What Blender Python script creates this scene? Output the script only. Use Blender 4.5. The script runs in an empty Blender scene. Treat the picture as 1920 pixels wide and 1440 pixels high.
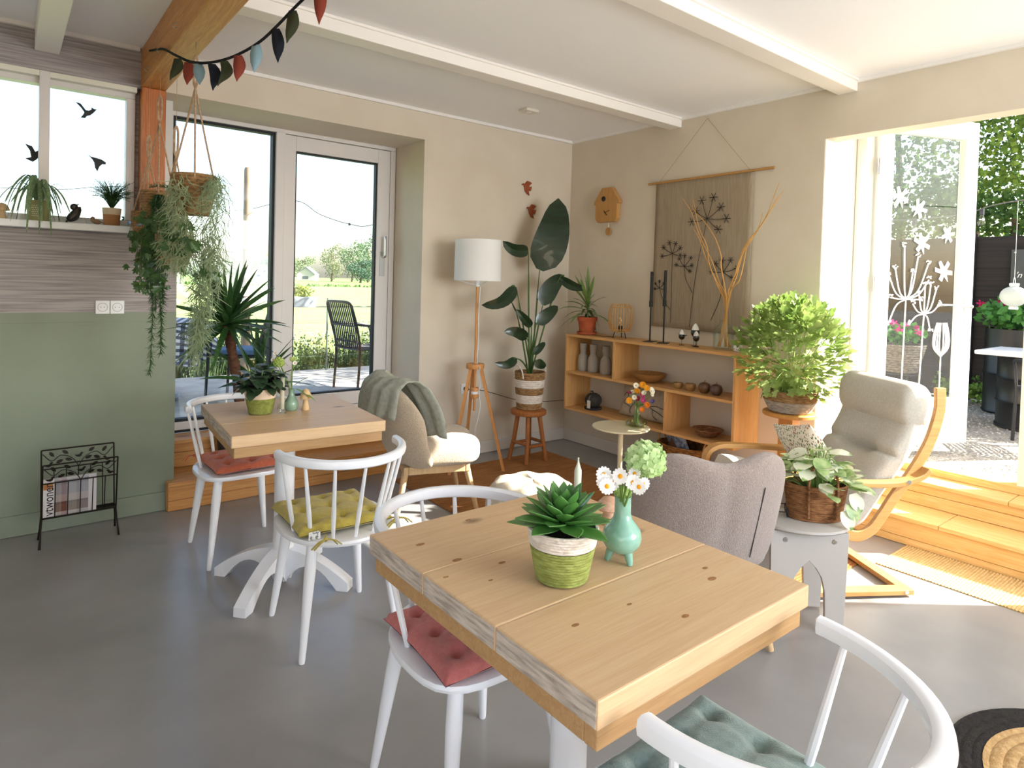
import bpy, math, random
from math import sin, cos, pi, radians, atan2, sqrt
from mathutils import Vector as V, Matrix, noise as mnoise
random.seed(7)
S = bpy.context.scene
COL = S.collection
# ---------------- camera (solved from the room's vanishing points; 1920x1440 frame)
CAM = V((-4.0843, -4.3122, 1.45)); YAW, PIT, ROL, FPX, PPY = .6711, .0226, .028, 1198.19, 554.12
_f = V((sin(YAW)*cos(PIT), cos(YAW)*cos(PIT), -sin(PIT))); _r = V((cos(YAW), -sin(YAW), 0)); _u = _r.cross(_f)
_R = _r*cos(ROL)+_u*sin(ROL); _U = _u*cos(ROL)-_r*sin(ROL)
cd = bpy.data.cameras.new('camera'); cam = bpy.data.objects.new('camera', cd); COL.objects.link(cam)
cd.sensor_width = 36; cd.lens = 36*FPX/1920; cd.shift_y = -(720-PPY)/1920; cd.clip_end = 1000; cd.clip_start = .02
cam.matrix_world = Matrix(((_R.x, _U.x, -_f.x, CAM.x), (_R.y, _U.y, -_f.y, CAM.y), (_R.z, _U.z, -_f.z, CAM.z), (0, 0, 0, 1)))
S.camera = cam
def px(x, y, d):            # photo pixel at a chosen depth in metres
    return CAM + (_f + _R*((x-960)/FPX) - _U*((y-PPY)/FPX))*d
def pxX(x, y, X):
    d = (_f+_R*((x-960)/FPX)-_U*((y-PPY)/FPX)); return CAM+d*((X-CAM.x)/d.x)
def pxY(x, y, Y):
    d = (_f+_R*((x-960)/FPX)-_U*((y-PPY)/FPX)); return CAM+d*((Y-CAM.y)/d.y)
def pxZ(x, y, Z):
    d = (_f+_R*((x-960)/FPX)-_U*((y-PPY)/FPX)); return CAM+d*((Z-CAM.z)/d.z)
# ---------------- light
S.view_settings.view_transform = 'Standard'; S.view_settings.look = 'None'; S.view_settings.gamma = 1
S.view_settings.use_curve_mapping = False; S.view_settings.exposure = 0.0
W = bpy.data.worlds.new('sky'); S.world = W; W.use_nodes = True
nt = W.node_tree; bg = nt.nodes['Background']
sk = nt.nodes.new('ShaderNodeTexSky'); sk.sky_type = 'NISHITA'; sk.sun_disc = False
SUN = V((1, -.78, .84)).normalized()
sk.sun_elevation = math.asin(SUN.z); sk.sun_rotation = atan2(SUN.x, SUN.y); sk.air_density = 1.0; sk.dust_density = 2.5; sk.ozone_density = .6
nt.links.new(sk.outputs[0], bg.inputs[0]); bg.inputs[1].default_value = .60
def light(name, kind, loc, direction, energy, color=(1, 1, 1), size=(1, 1), portal=False, angle=.009):
    l = bpy.data.lights.new(name, kind); o = bpy.data.objects.new(name, l); COL.objects.link(o)
    o.location = loc; o.rotation_euler = V(direction).to_track_quat('-Z', 'Y').to_euler()
    l.energy = energy; l.color = color
    if kind == 'AREA':
        l.shape = 'RECTANGLE'; l.size, l.size_y = size
        l.cycles.is_portal = portal
    if kind == 'SUN': l.angle = angle
    return o
light('sun', 'SUN', (8, -6, 8), -SUN, 25.0, (1, .95, .87))
light('front_fill_light', 'AREA', (-1.05, -6.55, 1.65), (.0, 1, .46), 145, (.89, .945, 1), (2.4, 1.7))  # unseen fill light, added behind the camera to brighten the room
light('portal_terrace_door', 'AREA', (-2.42, .62, 1.45), (0, -1, 0), 1, size=(1.7, 2.1), portal=True)
light('portal_window', 'AREA', (-4.2, .3, 2.1), (0, -1, 0), 1, size=(1.5, .9), portal=True)
light('portal_garden_door', 'AREA', (.62, -3.3, 1.5), (-1, 0, 0), 1, size=(2.0, 2.4), portal=True)

# ---------------- materials
def newmat(n):
    m = bpy.data.materials.new(n); m.use_nodes = True
    return m, m.node_tree, m.node_tree.nodes['Principled BSDF']
def C4(c): return (c[0], c[1], c[2], 1)
def hx(s):
    v = [int(s[i:i+2], 16)/255 for i in (0, 2, 4)]
    return tuple(x/12.92 if x <= .04045 else ((x+.055)/1.055)**2.4 for x in v)
MATS = {}
def mat(n, c, r=.6, c2=None, ns=12, st=(1, 1, 1), bump=0, bs=80, metal=0, transl=0, spec=.5, detail=4, lo=.35, hi=.65, coat=0, bst=None, sheen=0):
    if n in MATS: return MATS[n]
    if isinstance(c, str): c = hx(c)
    if isinstance(c2, str): c2 = hx(c2)
    m, t, p = newmat(n); N = t.nodes.new; L = t.links.new
    p.inputs['Base Color'].default_value = C4(c); p.inputs['Roughness'].default_value = r; p.inputs['Metallic'].default_value = metal
    p.inputs['Specular IOR Level'].default_value = spec; p.inputs['Coat Weight'].default_value = coat
    if sheen: p.inputs['Sheen Weight'].default_value = sheen
    tc = N('ShaderNodeTexCoord'); col = None
    if c2:
        mp = N('ShaderNodeMapping'); mp.inputs['Scale'].default_value = st; L(tc.outputs['Object'], mp.inputs[0])
        nz = N('ShaderNodeTexNoise'); nz.inputs['Scale'].default_value = ns; nz.inputs['Detail'].default_value = detail; L(mp.outputs[0], nz.inputs[0])
        cr = N('ShaderNodeValToRGB'); e = cr.color_ramp.elements; e[0].position = lo; e[1].position = hi; e[0].color = C4(c); e[1].color = C4(c2)
        L(nz.outputs[0], cr.inputs[0]); L(cr.outputs[0], p.inputs['Base Color']); col = cr.outputs[0]
    if bump:
        mp2 = N('ShaderNodeMapping'); mp2.inputs['Scale'].default_value = bst or (1, 1, 1); L(tc.outputs['Object'], mp2.inputs[0])
        n2 = N('ShaderNodeTexNoise'); n2.inputs['Scale'].default_value = bs; n2.inputs['Detail'].default_value = 3; L(mp2.outputs[0], n2.inputs[0])
        b = N('ShaderNodeBump'); b.inputs['Strength'].default_value = bump; b.inputs['Distance'].default_value = .01; L(n2.outputs[0], b.inputs['Height']); L(b.outputs[0], p.inputs['Normal'])
    if transl:
        tr = N('ShaderNodeBsdfTranslucent'); tr.inputs[0].default_value = C4(c2 or c)
        if col: L(col, tr.inputs[0])
        mx = N('ShaderNodeMixShader'); mx.inputs[0].default_value = transl; L(p.outputs[0], mx.inputs[1]); L(tr.outputs[0], mx.inputs[2])
        L(mx.outputs[0], t.nodes['Material Output'].inputs[0])
    MATS[n] = m; return m
def wood(n, c, c2, axis=0, sc=9, r=.5, knots=0, coat=0, st=14, contrast=(.3, .7)):
    if n in MATS: return MATS[n]
    c, c2 = hx(c), hx(c2)
    m, t, p = newmat(n); N = t.nodes.new; L = t.links.new
    tc = N('ShaderNodeTexCoord'); mp = N('ShaderNodeMapping'); s = [st, st, st]; s[axis] = .7; mp.inputs['Scale'].default_value = s
    L(tc.outputs['Object'], mp.inputs[0])
    nz = N('ShaderNodeTexNoise'); nz.inputs['Scale'].default_value = sc*.45; nz.inputs['Detail'].default_value = 6; nz.inputs['Distortion'].default_value = 1.2; L(mp.outputs[0], nz.inputs[0])
    wv = N('ShaderNodeTexNoise'); wv.inputs['Scale'].default_value = sc*2.2; wv.inputs['Detail'].default_value = 2; L(mp.outputs[0], wv.inputs[0])
    ad = N('ShaderNodeMix'); ad.inputs[0].default_value = .4; L(nz.outputs[0], ad.inputs[2]); L(wv.outputs[0], ad.inputs[3])
    cr = N('ShaderNodeValToRGB'); e = cr.color_ramp.elements; e[0].position, e[1].position = contrast; e[0].color = C4(c2); e[1].color = C4(c); L(ad.outputs[0], cr.inputs[0])
    out = cr.outputs[0]
    if knots:
        mk = N('ShaderNodeMapping'); ks = [1.0, 1.0, .25]; ks[axis] = .55; mk.inputs['Scale'].default_value = ks; L(tc.outputs['Object'], mk.inputs[0])
        vo = N('ShaderNodeTexVoronoi'); vo.inputs['Scale'].default_value = knots; L(mk.outputs[0], vo.inputs[0])
        kr = N('ShaderNodeValToRGB'); k = kr.color_ramp.elements; k[0].position = .035; k[0].color = (1, 1, 1, 1); k[1].position = .10; k[1].color = (0, 0, 0, 1); L(vo.outputs['Distance'], kr.inputs[0])
        mk2 = N('ShaderNodeMix'); mk2.data_type = 'RGBA'; L(kr.outputs[0], mk2.inputs[0]); L(out, mk2.inputs[6]); mk2.inputs[7].default_value = C4(tuple(x*.42 for x in c2)); out = mk2.outputs[2]
    L(out, p.inputs['Base Color']); p.inputs['Roughness'].default_value = r; p.inputs['Coat Weight'].default_value = coat
    b = N('ShaderNodeBump'); b.inputs['Strength'].default_value = .12; b.inputs['Distance'].default_value = .004; L(ad.outputs[0], b.inputs['Height']); L(b.outputs[0], p.inputs['Normal'])
    MATS[n] = m; return m
def pane(n, tint=(1, 1, 1), amount=.06):
    if n in MATS: return MATS[n]
    m, t, p = newmat(n); N = t.nodes.new; L = t.links.new
    tr = N('ShaderNodeBsdfTransparent'); tr.inputs[0].default_value = C4(tint); gl = N('ShaderNodeBsdfGlossy'); gl.inputs['Roughness'].default_value = .02
    lw = N('ShaderNodeLayerWeight'); lw.inputs[0].default_value = .5; pw_ = N('ShaderNodeMath'); pw_.operation = 'POWER'; pw_.inputs[1].default_value = 4; L(lw.outputs['Facing'], pw_.inputs[0])
    mm = N('ShaderNodeMath'); mm.operation = 'MULTIPLY_ADD'; mm.inputs[1].default_value = .55; mm.inputs[2].default_value = amount; mm.use_clamp = True; L(pw_.outputs[0], mm.inputs[0])
    mx = N('ShaderNodeMixShader'); L(mm.outputs[0], mx.inputs[0]); L(tr.outputs[0], mx.inputs[1]); L(gl.outputs[0], mx.inputs[2]); L(mx.outputs[0], t.nodes['Material Output'].inputs[0])
    MATS[n] = m; return m
def emis(n, c, s):
    m, t, p = newmat(n); p.inputs['Emission Color'].default_value = C4(c); p.inputs['Emission Strength'].default_value = s; p.inputs['Base Color'].default_value = C4(c); return m

# ---------------- mesh builder
class B:
    def __init__(s): s.v = []; s.f = []
    def add(s, vs, fs):
        o = len(s.v); s.v += [tuple(x) for x in vs]; s.f += [tuple(i+o for i in f) for f in fs]; return s
    def box(s, x0, x1, y0, y1, z0, z1):
        return s.add([(x0, y0, z0), (x1, y0, z0), (x1, y1, z0), (x0, y1, z0), (x0, y0, z1), (x1, y0, z1), (x1, y1, z1), (x0, y1, z1)],
                     [(0, 3, 2, 1), (4, 5, 6, 7), (0, 1, 5, 4), (1, 2, 6, 5), (2, 3, 7, 6), (3, 0, 4, 7)])
    def grid(s, fn, nu, nv, cu=False, cv=False):
        vs = [fn(i/(nu if cu else nu-1), j/(nv if cv else nv-1)) for i in range(nu) for j in range(nv)]; fs = []
        for i in range(nu if cu else nu-1):
            for j in range(nv if cv else nv-1):
                a, b = i*nv+j, ((i+1) % nu)*nv+j; c, d = ((i+1) % nu)*nv+(j+1) % nv, i*nv+(j+1) % nv
                fs.append((a, b, c, d))
        return s.add(vs, fs)
    def cap_rings(s, nu, nv):               # close both open ends of the last grid(nu, nv, cv=True)
        o = len(s.v)-nu*nv; s.f += [tuple(o+nv-1-j for j in range(nv)), tuple(o+(nu-1)*nv+j for j in range(nv))]; return s
    def tube(s, pts, r, n=8, cap=True, flat=None):
        pts = [V(p) for p in pts]; k = len(pts); rs = r if isinstance(r, (list, tuple)) else [r]*k; vs = []; fs = []; ref = None
        for i in range(k):
            t = (pts[min(i+1, k-1)]-pts[max(i-1, 0)])
            t = t.normalized() if t.length > 1e-9 else V((0, 0, 1))
            if ref is None: ref = V((0, 0, 1)) if abs(t.z) < .95 else V((1, 0, 0))
            a = t.cross(ref); a = a.normalized() if a.length > 1e-6 else V((1, 0, 0)); b = a.cross(t); ref = b
            for j in range(n):
                q = 2*pi*j/n; vs.append(pts[i]+a*cos(q)*rs[i]+b*sin(q)*rs[i]*(flat or 1))
        for i in range(k-1):
            for j in range(n): fs.append((i*n+j, i*n+(j+1) % n, (i+1)*n+(j+1) % n, (i+1)*n+j))
        if cap: fs += [tuple(range(n-1, -1, -1)), tuple((k-1)*n+j for j in range(n))]
        return s.add(vs, fs)
    def cyl(s, a, b, r0, r1=None, n=12): return s.tube([a, b], [r0, r0 if r1 is None else r1], n)
    def lathe(s, prof, n=24, c=(0, 0, 0), sx=1, sy=1, cap=True):
        k = len(prof); vs = [(c[0]+r*cos(2*pi*j/n)*sx, c[1]+r*sin(2*pi*j/n)*sy, c[2]+z) for r, z in prof for j in range(n)]; fs = []
        for i in range(k-1):
            for j in range(n): fs.append((i*n+j, i*n+(j+1) % n, (i+1)*n+(j+1) % n, (i+1)*n+j))
        if cap:
            if prof[0][0] > 1e-5: fs.append(tuple(range(n-1, -1, -1)))
            if prof[-1][0] > 1e-5: fs.append(tuple((k-1)*n+j for j in range(n)))
        return s.add(vs, fs)
    def ball(s, c, r, nu=12, nv=8):
        if not isinstance(r, (tuple, list)): r = (r, r, r)
        return s.lathe([(max(1e-6, sin(pi*i/nv)), -cos(pi*i/nv)) for i in range(nv+1)], nu, cap=False).xf_last((nv+1)*nu, lambda p: (c[0]+p[0]*r[0], c[1]+p[1]*r[1], c[2]+p[2]*r[2]))
    def xf_last(s, k, fn):
        s.v[-k:] = [fn(p) for p in s.v[-k:]]; return s
    def xf(s, fn): s.v = [tuple(fn(V(p))) for p in s.v]; return s
    def prism(s, poly, fn, t):                      # poly in 2D, fn(u,v,w)->3D, thickness t
        n = len(poly); return s.add([fn(u, v, 0) for u, v in poly]+[fn(u, v, t) for u, v in poly],
            [tuple(range(n-1, -1, -1)), tuple(range(n, 2*n))]+[(i, (i+1) % n, n+(i+1) % n, n+i) for i in range(n)])
    def blade(s, path, w, up=(0, 0, 1), fold=.25, curl=0):   # leaf: centreline points, widths, V-folded
        path = [V(p) for p in path]; k = len(path); vs = []; fs = []
        for i in range(k):
            t = (path[min(i+1, k-1)]-path[max(i-1, 0)]).normalized(); sd = t.cross(V(up)); sd = sd.normalized() if sd.length > 1e-5 else V((1, 0, 0)); nn = sd.cross(t)
            vs += [path[i]-sd*w[i]+nn*w[i]*fold, path[i], path[i]+sd*w[i]+nn*w[i]*fold]
        for i in range(k-1):
            a = 3*i; fs += [(a, a+1, a+4, a+3), (a+1, a+2, a+5, a+4)]
        return s.add(vs, fs)
    def build(s, name, m, parent=None, smooth=True, bevel=0, loc=None):
        me = bpy.data.meshes.new(name); me.from_pydata(s.v, [], s.f); me.update()
        if smooth: me.shade_smooth()
        if m: me.materials.append(m)
        o = bpy.data.objects.new(name, me); COL.objects.link(o)
        if parent: o.parent = parent
        if loc: o.location = loc
        if bevel:
            b = o.modifiers.new('bevel', 'BEVEL'); b.width = bevel; b.segments = 2; b.limit_method = 'ANGLE'; b.angle_limit = .6
        if smooth and bevel: me.shade_flat()
        elif smooth:
            try: me.set_sharp_from_angle(angle=radians(42))
            except Exception: pass
        return o
def tag(o, label, cat, group=None):
    o['label'] = label; o['category'] = cat
    if group: o['group'] = group
    return o
def thing(name, label, cat, loc=(0, 0, 0), rz=0, group=None):
    o = bpy.data.objects.new(name, None); COL.objects.link(o); o.location = loc; o.rotation_euler = (0, 0, rz); o.empty_display_size = .05
    return tag(o, label, cat, group)
def struct(o): o['kind'] = 'structure'; return o
def stuff(o): o['kind'] = 'stuff'; return o
def clone(o, parent=None):
    c = o.copy(); COL.objects.link(c); c.parent = parent
    for ch in o.children: clone(ch, c)
    return c
def inst(me, name, parent, mtx, m=None):              # a part sharing mesh data
    o = bpy.data.objects.new(name, me); COL.objects.link(o); o.parent = parent; o.matrix_local = mtx; return o
def bez(p, n=10):                                      # smooth Catmull-Rom through points
    p = [V(x) for x in p]; q = [p[0]*2-p[1]]+p+[p[-1]*2-p[-2]]; out = []
    for i in range(1, len(q)-2):
        for k in range(n):
            t = k/n; a, b, c, d = q[i-1:i+3]
            out.append(.5*((2*b)+(c-a)*t+(2*a-5*b+4*c-d)*t*t+(3*b-a-3*c+d)*t**3))
    out.append(p[-1]); return out
R_ = random.uniform
def aim(d, up=(0, 0, 1)):                               # matrix whose +Y points along d, Z towards up
    y = V(d).normalized(); x = y.cross(V(up)); x = x.normalized() if x.length > 1e-5 else V((1, 0, 0)); z = x.cross(y)
    return Matrix(((x.x, y.x, z.x, 0), (x.y, y.y, z.y, 0), (x.z, y.z, z.z, 0), (0, 0, 0, 1)))
def place(pos, d, up=(0, 0, 1), s=1):
    return Matrix.Translation(V(pos)) @ aim(d, up) @ Matrix.Scale(s, 4)
def text_obj(body, size, m, parent, mtx, name, shear=0, align='LEFT', ext=.0006):
    cu = bpy.data.curves.new(name, 'FONT'); cu.body = body; cu.size = size; cu.shear = shear; cu.align_x = align; cu.extrude = ext; cu.resolution_u = 3
    t = bpy.data.objects.new(name, cu); COL.objects.link(t)
    dg = bpy.context.evaluated_depsgraph_get(); me = bpy.data.meshes.new_from_object(t.evaluated_get(dg)); me.materials.append(m)
    bpy.data.objects.remove(t); o = bpy.data.objects.new(name, me); COL.objects.link(o); o.parent = parent; o.matrix_local = mtx; return o
# =====================================================================  STRUCTURE
plaster = mat('warm_white_plaster', 'ddd2c0', .85, 'd8ccb9', 3, bump=.05, bs=160)
reveal_m = mat('white_reveal_paint', 'e6e3dd', .8)
ceil_m = mat('ceiling_paint', 'fafafb', .85, bump=.03, bs=200)
white_p = mat('white_gloss_paint', 'eef0f2', .32)
frame_m = mat('white_window_frame', 'e3dedb', .4)
green_m = mat('sage_green_paint', '8b9583', .7, '86907e', 4, bump=.04, bs=180)
paper_m = mat('grey_grasscloth_wallpaper', 'b3acab', .8, '857e7d', 46, st=(.06, .06, 2.2), detail=6, lo=.38, hi=.68, bump=.15, bs=60, bst=(.1, .1, 3))
floor_m = mat('polished_concrete', '8a8886', .28, '9b9997', 2.6, detail=8, lo=.3, hi=.7, bump=.015, bs=9, spec=.55)
beam_o = wood('orange_beam_wood', 'd79a52', 'a5642a', 1, 10, .45, 2.0)
post_o = wood('orange_post_wood', 'd1803f', '98501f', 2, 10, .45, 2.5)
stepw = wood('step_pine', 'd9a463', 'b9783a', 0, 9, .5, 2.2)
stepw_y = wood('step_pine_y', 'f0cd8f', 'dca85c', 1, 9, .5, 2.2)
black_g = mat('black_gasket', '0c0d12', .6)
steel = mat('brushed_steel', 'c8c8c6', .3, metal=1)
glass = pane('window_glass', (.98, .99, .985), .035)
ZC = 2.746
def sbox(name, m, *b, bevel=0): return struct(B().box(*b).build(name, m, smooth=False, bevel=bevel))
sbox('floor', floor_m, -6.0, .5, -6.8, .55, -.1, 0)
sbox('ceiling', ceil_m, -6.0, .5, -6.8, .55, ZC, ZC+.1)
sbox('roof', mat('unseen_roof_slab', '6b4a3c', .9), -6.4, .85, -7.2, .9, ZC+.12, ZC+.5)  # unseen slab over the ceiling, added to block the sun
# back wall
w = B(); w.box(-1.56, .5, 0, .55, 0, ZC); w.box(-3.345, -1.56, 0, .55, 2.52, ZC); struct(w.build('wall_back', plaster, smooth=False))
sbox('wall_back_green_dado', green_m, -6.0, -3.265, 0, .2, 0, 1.206)
sbox('wall_back_wallpaper_below_window', paper_m, -6.0, -3.265, .003, .2, 1.206, 1.66)
w = B(); w.box(-6.0, -3.345, .003, .2, 2.515, ZC); w.box(-3.49, -3.345, .07, .2, 1.66, 2.515); w.box(-6.0, -4.9, .003, .2, 1.66, 2.515); struct(w.build('wall_back_wallpaper_above_window', paper_m, smooth=False))
sbox('trim_1', green_m, -6.0, -3.265, -.006, .001, 1.135, 1.15)
sbox('wall_niche_left', reveal_m, -3.345, -3.265, .2, .55, 0, 2.52)
# right wall, half a metre thick, with the garden door
w = B(); w.box(0, .5, -2.33, 0, 0, ZC); w.box(0, .14, -4.35, -2.33, 2.41, ZC); w.box(.14, .5, -4.35, -2.33, 2.72, ZC); w.box(0, .5, -6.8, -4.35, 0, ZC); struct(w.build('wall_right', plaster, smooth=False))
w = B(); w.box(.005, .5, -2.334, -2.328, .0, 2.72); struct(w.build('trim_2', reveal_m, smooth=False))
# unseen sides of the room, with window openings
w = B(); w.box(-6.1, -5.6, -6.8, -6.6, 0, ZC); w.box(-.4, .5, -6.8, -6.6, 0, ZC); w.box(-5.6, -.4, -6.8, -6.6, 0, .8); w.box(-5.6, -.4, -6.8, -6.6, 2.5, ZC); struct(w.build('wall_front', plaster, smooth=False))
w = B(); w.box(-6.2, -6.0, -6.8, -5.8, 0, ZC); w.box(-6.2, -6.0, -3.0, .2, 0, ZC); w.box(-6.2, -6.0, -5.8, -3.0, 0, .8); w.box(-6.2, -6.0, -5.8, -3.0, 2.4, ZC); struct(w.build('wall_left', plaster, smooth=False))
# skirtings and cornices
sbox('baseboard_back', mat('skirting_paint', 'dcd5cb', .6), -1.56, -.012, -.012, 0, 0.004, .105)
sbox('baseboard_right', MATS['skirting_paint'], -.012, 0, -2.33, 0, 0.004, .105)
sbox('baseboard_left', green_m, -6.0, -3.31, -.012, 0, .003, .115)
crn = mat('cornice_paint', 'f2efea', .6)
sbox('trim_3', crn, -3.345, 0, -.022, 0, ZC-.022, ZC); sbox('trim_4', crn, -.022, 0, -6.6, -.022, ZC-.022, ZC); sbox('trim_5', crn, -6.0, -3.48, -.022, .003, ZC-.022, ZC)
# beams
for i, y in enumerate((-1.16, -2.46, -3.85)):
    b = B(); b.box(-3.345, -.001, y-.058, y+.058, ZC-.075, ZC); b.box(-3.345, -.001, y-.072, y+.072, ZC-.016, ZC)
    tag(b.build('ceiling_beam', mat('white_beam_paint', 'f3eee6', .5), bevel=.004), ('white painted ceiling beam running above the shelf corner', 'white painted ceiling beam reaching the wall between tapestry and garden door', 'white painted ceiling beam above the garden step')[i], 'beam', 'white ceiling beams')
b = B().box(-3.97, -3.86, -6.6, .002, ZC-.13, ZC-.001); tag(b.build('ceiling_beam', MATS['white_beam_paint'], bevel=.004), 'white beam meeting grey wallpaper above the bird window', 'beam', 'white ceiling beams')
b = B().box(-3.47, -3.345, -6.6, .06, 2.515, ZC-.001); tag(b.build('wooden_beam', beam_o, bevel=.006), 'thick orange-brown timber beam carrying the hanging baskets', 'beam')
b = B().box(-3.47, -3.347, -.055, .065, 1.701, 2.514); tag(b.build('wooden_post', post_o, bevel=.005), 'orange-brown timber post beside the bird window', 'post')
# window over the green wall
wn = B(); wn.box(-4.9, -3.49, .05, .13, 2.455, 2.515); wn.box(-4.9, -3.49, .05, .13, 1.702, 1.742); wn.box(-3.535, -3.49, .05, .13, 1.742, 2.455); wn.box(-4.9, -4.85, .05, .13, 1.742, 2.455)
win = struct(wn.build('window_1', frame_m, smooth=False, bevel=.004)); win['label'] = 'white framed window with bird stickers above grey wallpaper'
B().box(-3.947, -3.900, -.005, .13, 1.70, 2.515).build('mullion', frame_m, win, False, .004)
B().box(-4.9, -3.49, .0, .05, 2.485, 2.514).build('head_lining', mat('cream_lining', 'e9e7d6', .5), win, False)
for a, b_ in ((-4.85, -3.947), (-3.9, -3.535)): B().box(a, b_, .093, .099, 1.742, 2.455).build('pane', glass, win, False)
B().box(-6.0, -3.475, -.10, .05, 1.662, 1.70).build('window_sill', white_p, win, False, .004)
# bird silhouettes stuck on the glass
st_m = mat('black_sticker', '161a20', .5)
def birdpoly(k):
    return {0: [(-.055, .05), (-.03, .045), (-.005, .012), (.01, .012), (.022, .022), (.02, .034), (.034, .026), (.048, .026), (.034, .006), (.016, -.014), (0, -.02), (-.008, -.034), (-.03, -.034), (-.018, -.016), (-.012, -.002), (-.028, .022)],
            1: [(-.05, .05), (-.028, .032), (0, .028), (.025, .022), (.046, .008), (.044, -.004), (.028, -.004), (.014, -.02), (.004, -.05), (-.008, -.028), (-.012, 0), (-.022, .018)],
            2: [(-.04, .05), (-.008, .04), (.006, .012), (.03, .03), (.05, .05), (.03, .0), (.012, -.03), (-.005, -.045), (-.04, -.03), (-.012, -.02), (-.018, .015)]}[k]
for k, x, z, lb in ((0, -3.725, 2.345, 'black swallow sticker high on the window pane'), (1, -3.675, 2.065, 'black diving bird sticker above the feathery pot plant'), (2, -3.965, 2.075, 'black bird sticker half behind the window mullion')):
    b = B().prism(birdpoly(k), lambda u, v, w, x=x, z=z: (x+u, .092-w, z+v), .0008); tag(b.build('bird_sticker', st_m, smooth=False), lb, 'sticker', 'bird stickers on the window')
# sliding terrace door in the niche
dr = B(); X0, X1, Z0, Z1 = -3.265, -1.565, .36, 2.52
dr.box(X0, X1, .45, .55, 2.49, Z1); dr.box(X0, X1, .45, .55, .362, .43); dr.box(X0, X0+.05, .45, .55, .43, 2.49); dr.box(X1-.045, X1, .45, .55, .43, 2.49); dr.box(-2.54, -2.475, .44, .55, .43, 2.49)
door = struct(dr.build('door_1', frame_m, smooth=False, bevel=.004)); door['label'] = 'white sliding terrace door in the window niche'
s_ = B(); s_.box(-2.475, -2.39, .455, .525, .435, 2.485); s_.box(-1.72, -1.612, .455, .525, .435, 2.485); s_.box(-2.39, -1.72, .455, .525, 2.375, 2.485); s_.box(-2.39, -1.72, .455, .525, .435, .535)
sash = s_.build('door_sash', frame_m, door, False, .004)
def ring(x0, x1, z0, z1, y0, y1, t):
    g = B(); g.box(x0, x1, y0, y1, z0, z0+t); g.box(x0, x1, y0, y1, z1-t, z1); g.box(x0, x0+t, y0, y1, z0+t, z1-t); g.box(x1-t, x1, y0, y1, z0+t, z1-t); return g
ring(-2.39, -1.72, .535, 2.375, .47, .51, .012).build('gasket', black_g, sash, False)
B().box(-2.378, -1.732, .487, .493, .547, 2.363).build('pane', glass, sash, False)
ring(-3.215, -2.54, .43, 2.49, .47, .53, .018).build('gasket', black_g, door, False)
B().box(-3.197, -2.558, .497, .503, .448, 2.472).build('pane', glass, door, False)
h = B(); h.box(-1.69, -1.645, .448, .456, 1.46, 1.66); h.tube(bez([(-1.667, .45, 1.62), (-1.667, .41, 1.62), (-1.667, .405, 1.66), (-1.667, .405, 1.76), (-1.667, .41, 1.78)], 4), .011, 8); h.build('handle', steel, sash)
B().box(X0, X1, .44, .452, .362, .378).build('track', black_g, door, False)
# wooden steps: each tread and riser board is a part
def steps(name, label, run, boards, m_, th):
    t = thing(name, label, 'steps')
    for nm, b in boards: B().box(*b).build(nm, m_, t, False, .003)
    return t
tb = []
for (x0, x1) in ((-3.31, -2.62), (-2.617, -1.58)): tb += [('tread_board', (x0, x1, -.075, .09, .152, .178)), ('tread_board', (x0, x1, .093, .262, .152, .178))]
for (x0, x1) in ((-3.262, -2.86), (-2.857, -2.2), (-2.197, -1.565)): tb += [('upper_tread_board', (x0, x1, .235, .436, .334, .36))]
tb += [('riser_board', (-3.305, -1.585, -.06, -.04, .066, .151)), ('riser_board', (-3.305, -1.585, -.058, -.04, .002, .064)), ('upper_riser_board', (-3.262, -1.565, .25, .27, .18, .275)), ('upper_riser_board', (-3.262, -1.565, .252, .27, .277, .333)), ('side_board', (-3.309, -3.29, -.04, -.002, .002, .151))]
steps('wooden_steps', 'brown pine steps up to the sliding terrace door', 0, tb, stepw, 0)
sbox('floor_niche', plaster, -3.265, -1.56, .27, .55, 0, .333)
tb = []
for (a, b_) in ((-4.35, -3.52), (-3.517, -3.06), (-3.057, -2.335)): tb += [('tread_board', (-.045, .105, a, b_, .142, .166)), ('tread_board', (.108, .262, a, b_, .142, .166))]
for (a, b_) in ((-4.35, -3.30), (-3.297, -2.335)): tb += [('upper_tread_board', (.235, .39, a, b_, .292, .316)), ('upper_tread_board', (.393, .52, a, b_, .292, .316))]
tb += [('riser_board', (-.03, -.012, -4.35, -2.335, .045, .141)), ('riser_board', (-.028, -.012, -4.35, -2.335, .002, .043)), ('upper_riser_board', (.25, .268, -4.35, -2.335, .168, .24)), ('upper_riser_board', (.252, .268, -4.35, -2.335, .242, .291)), ('threshold', (.43, .56, -4.35, -2.335, .317, .362))]
steps('wooden_steps', 'honey pine steps up to the open garden door', 0, tb, stepw_y, 0)
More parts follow.
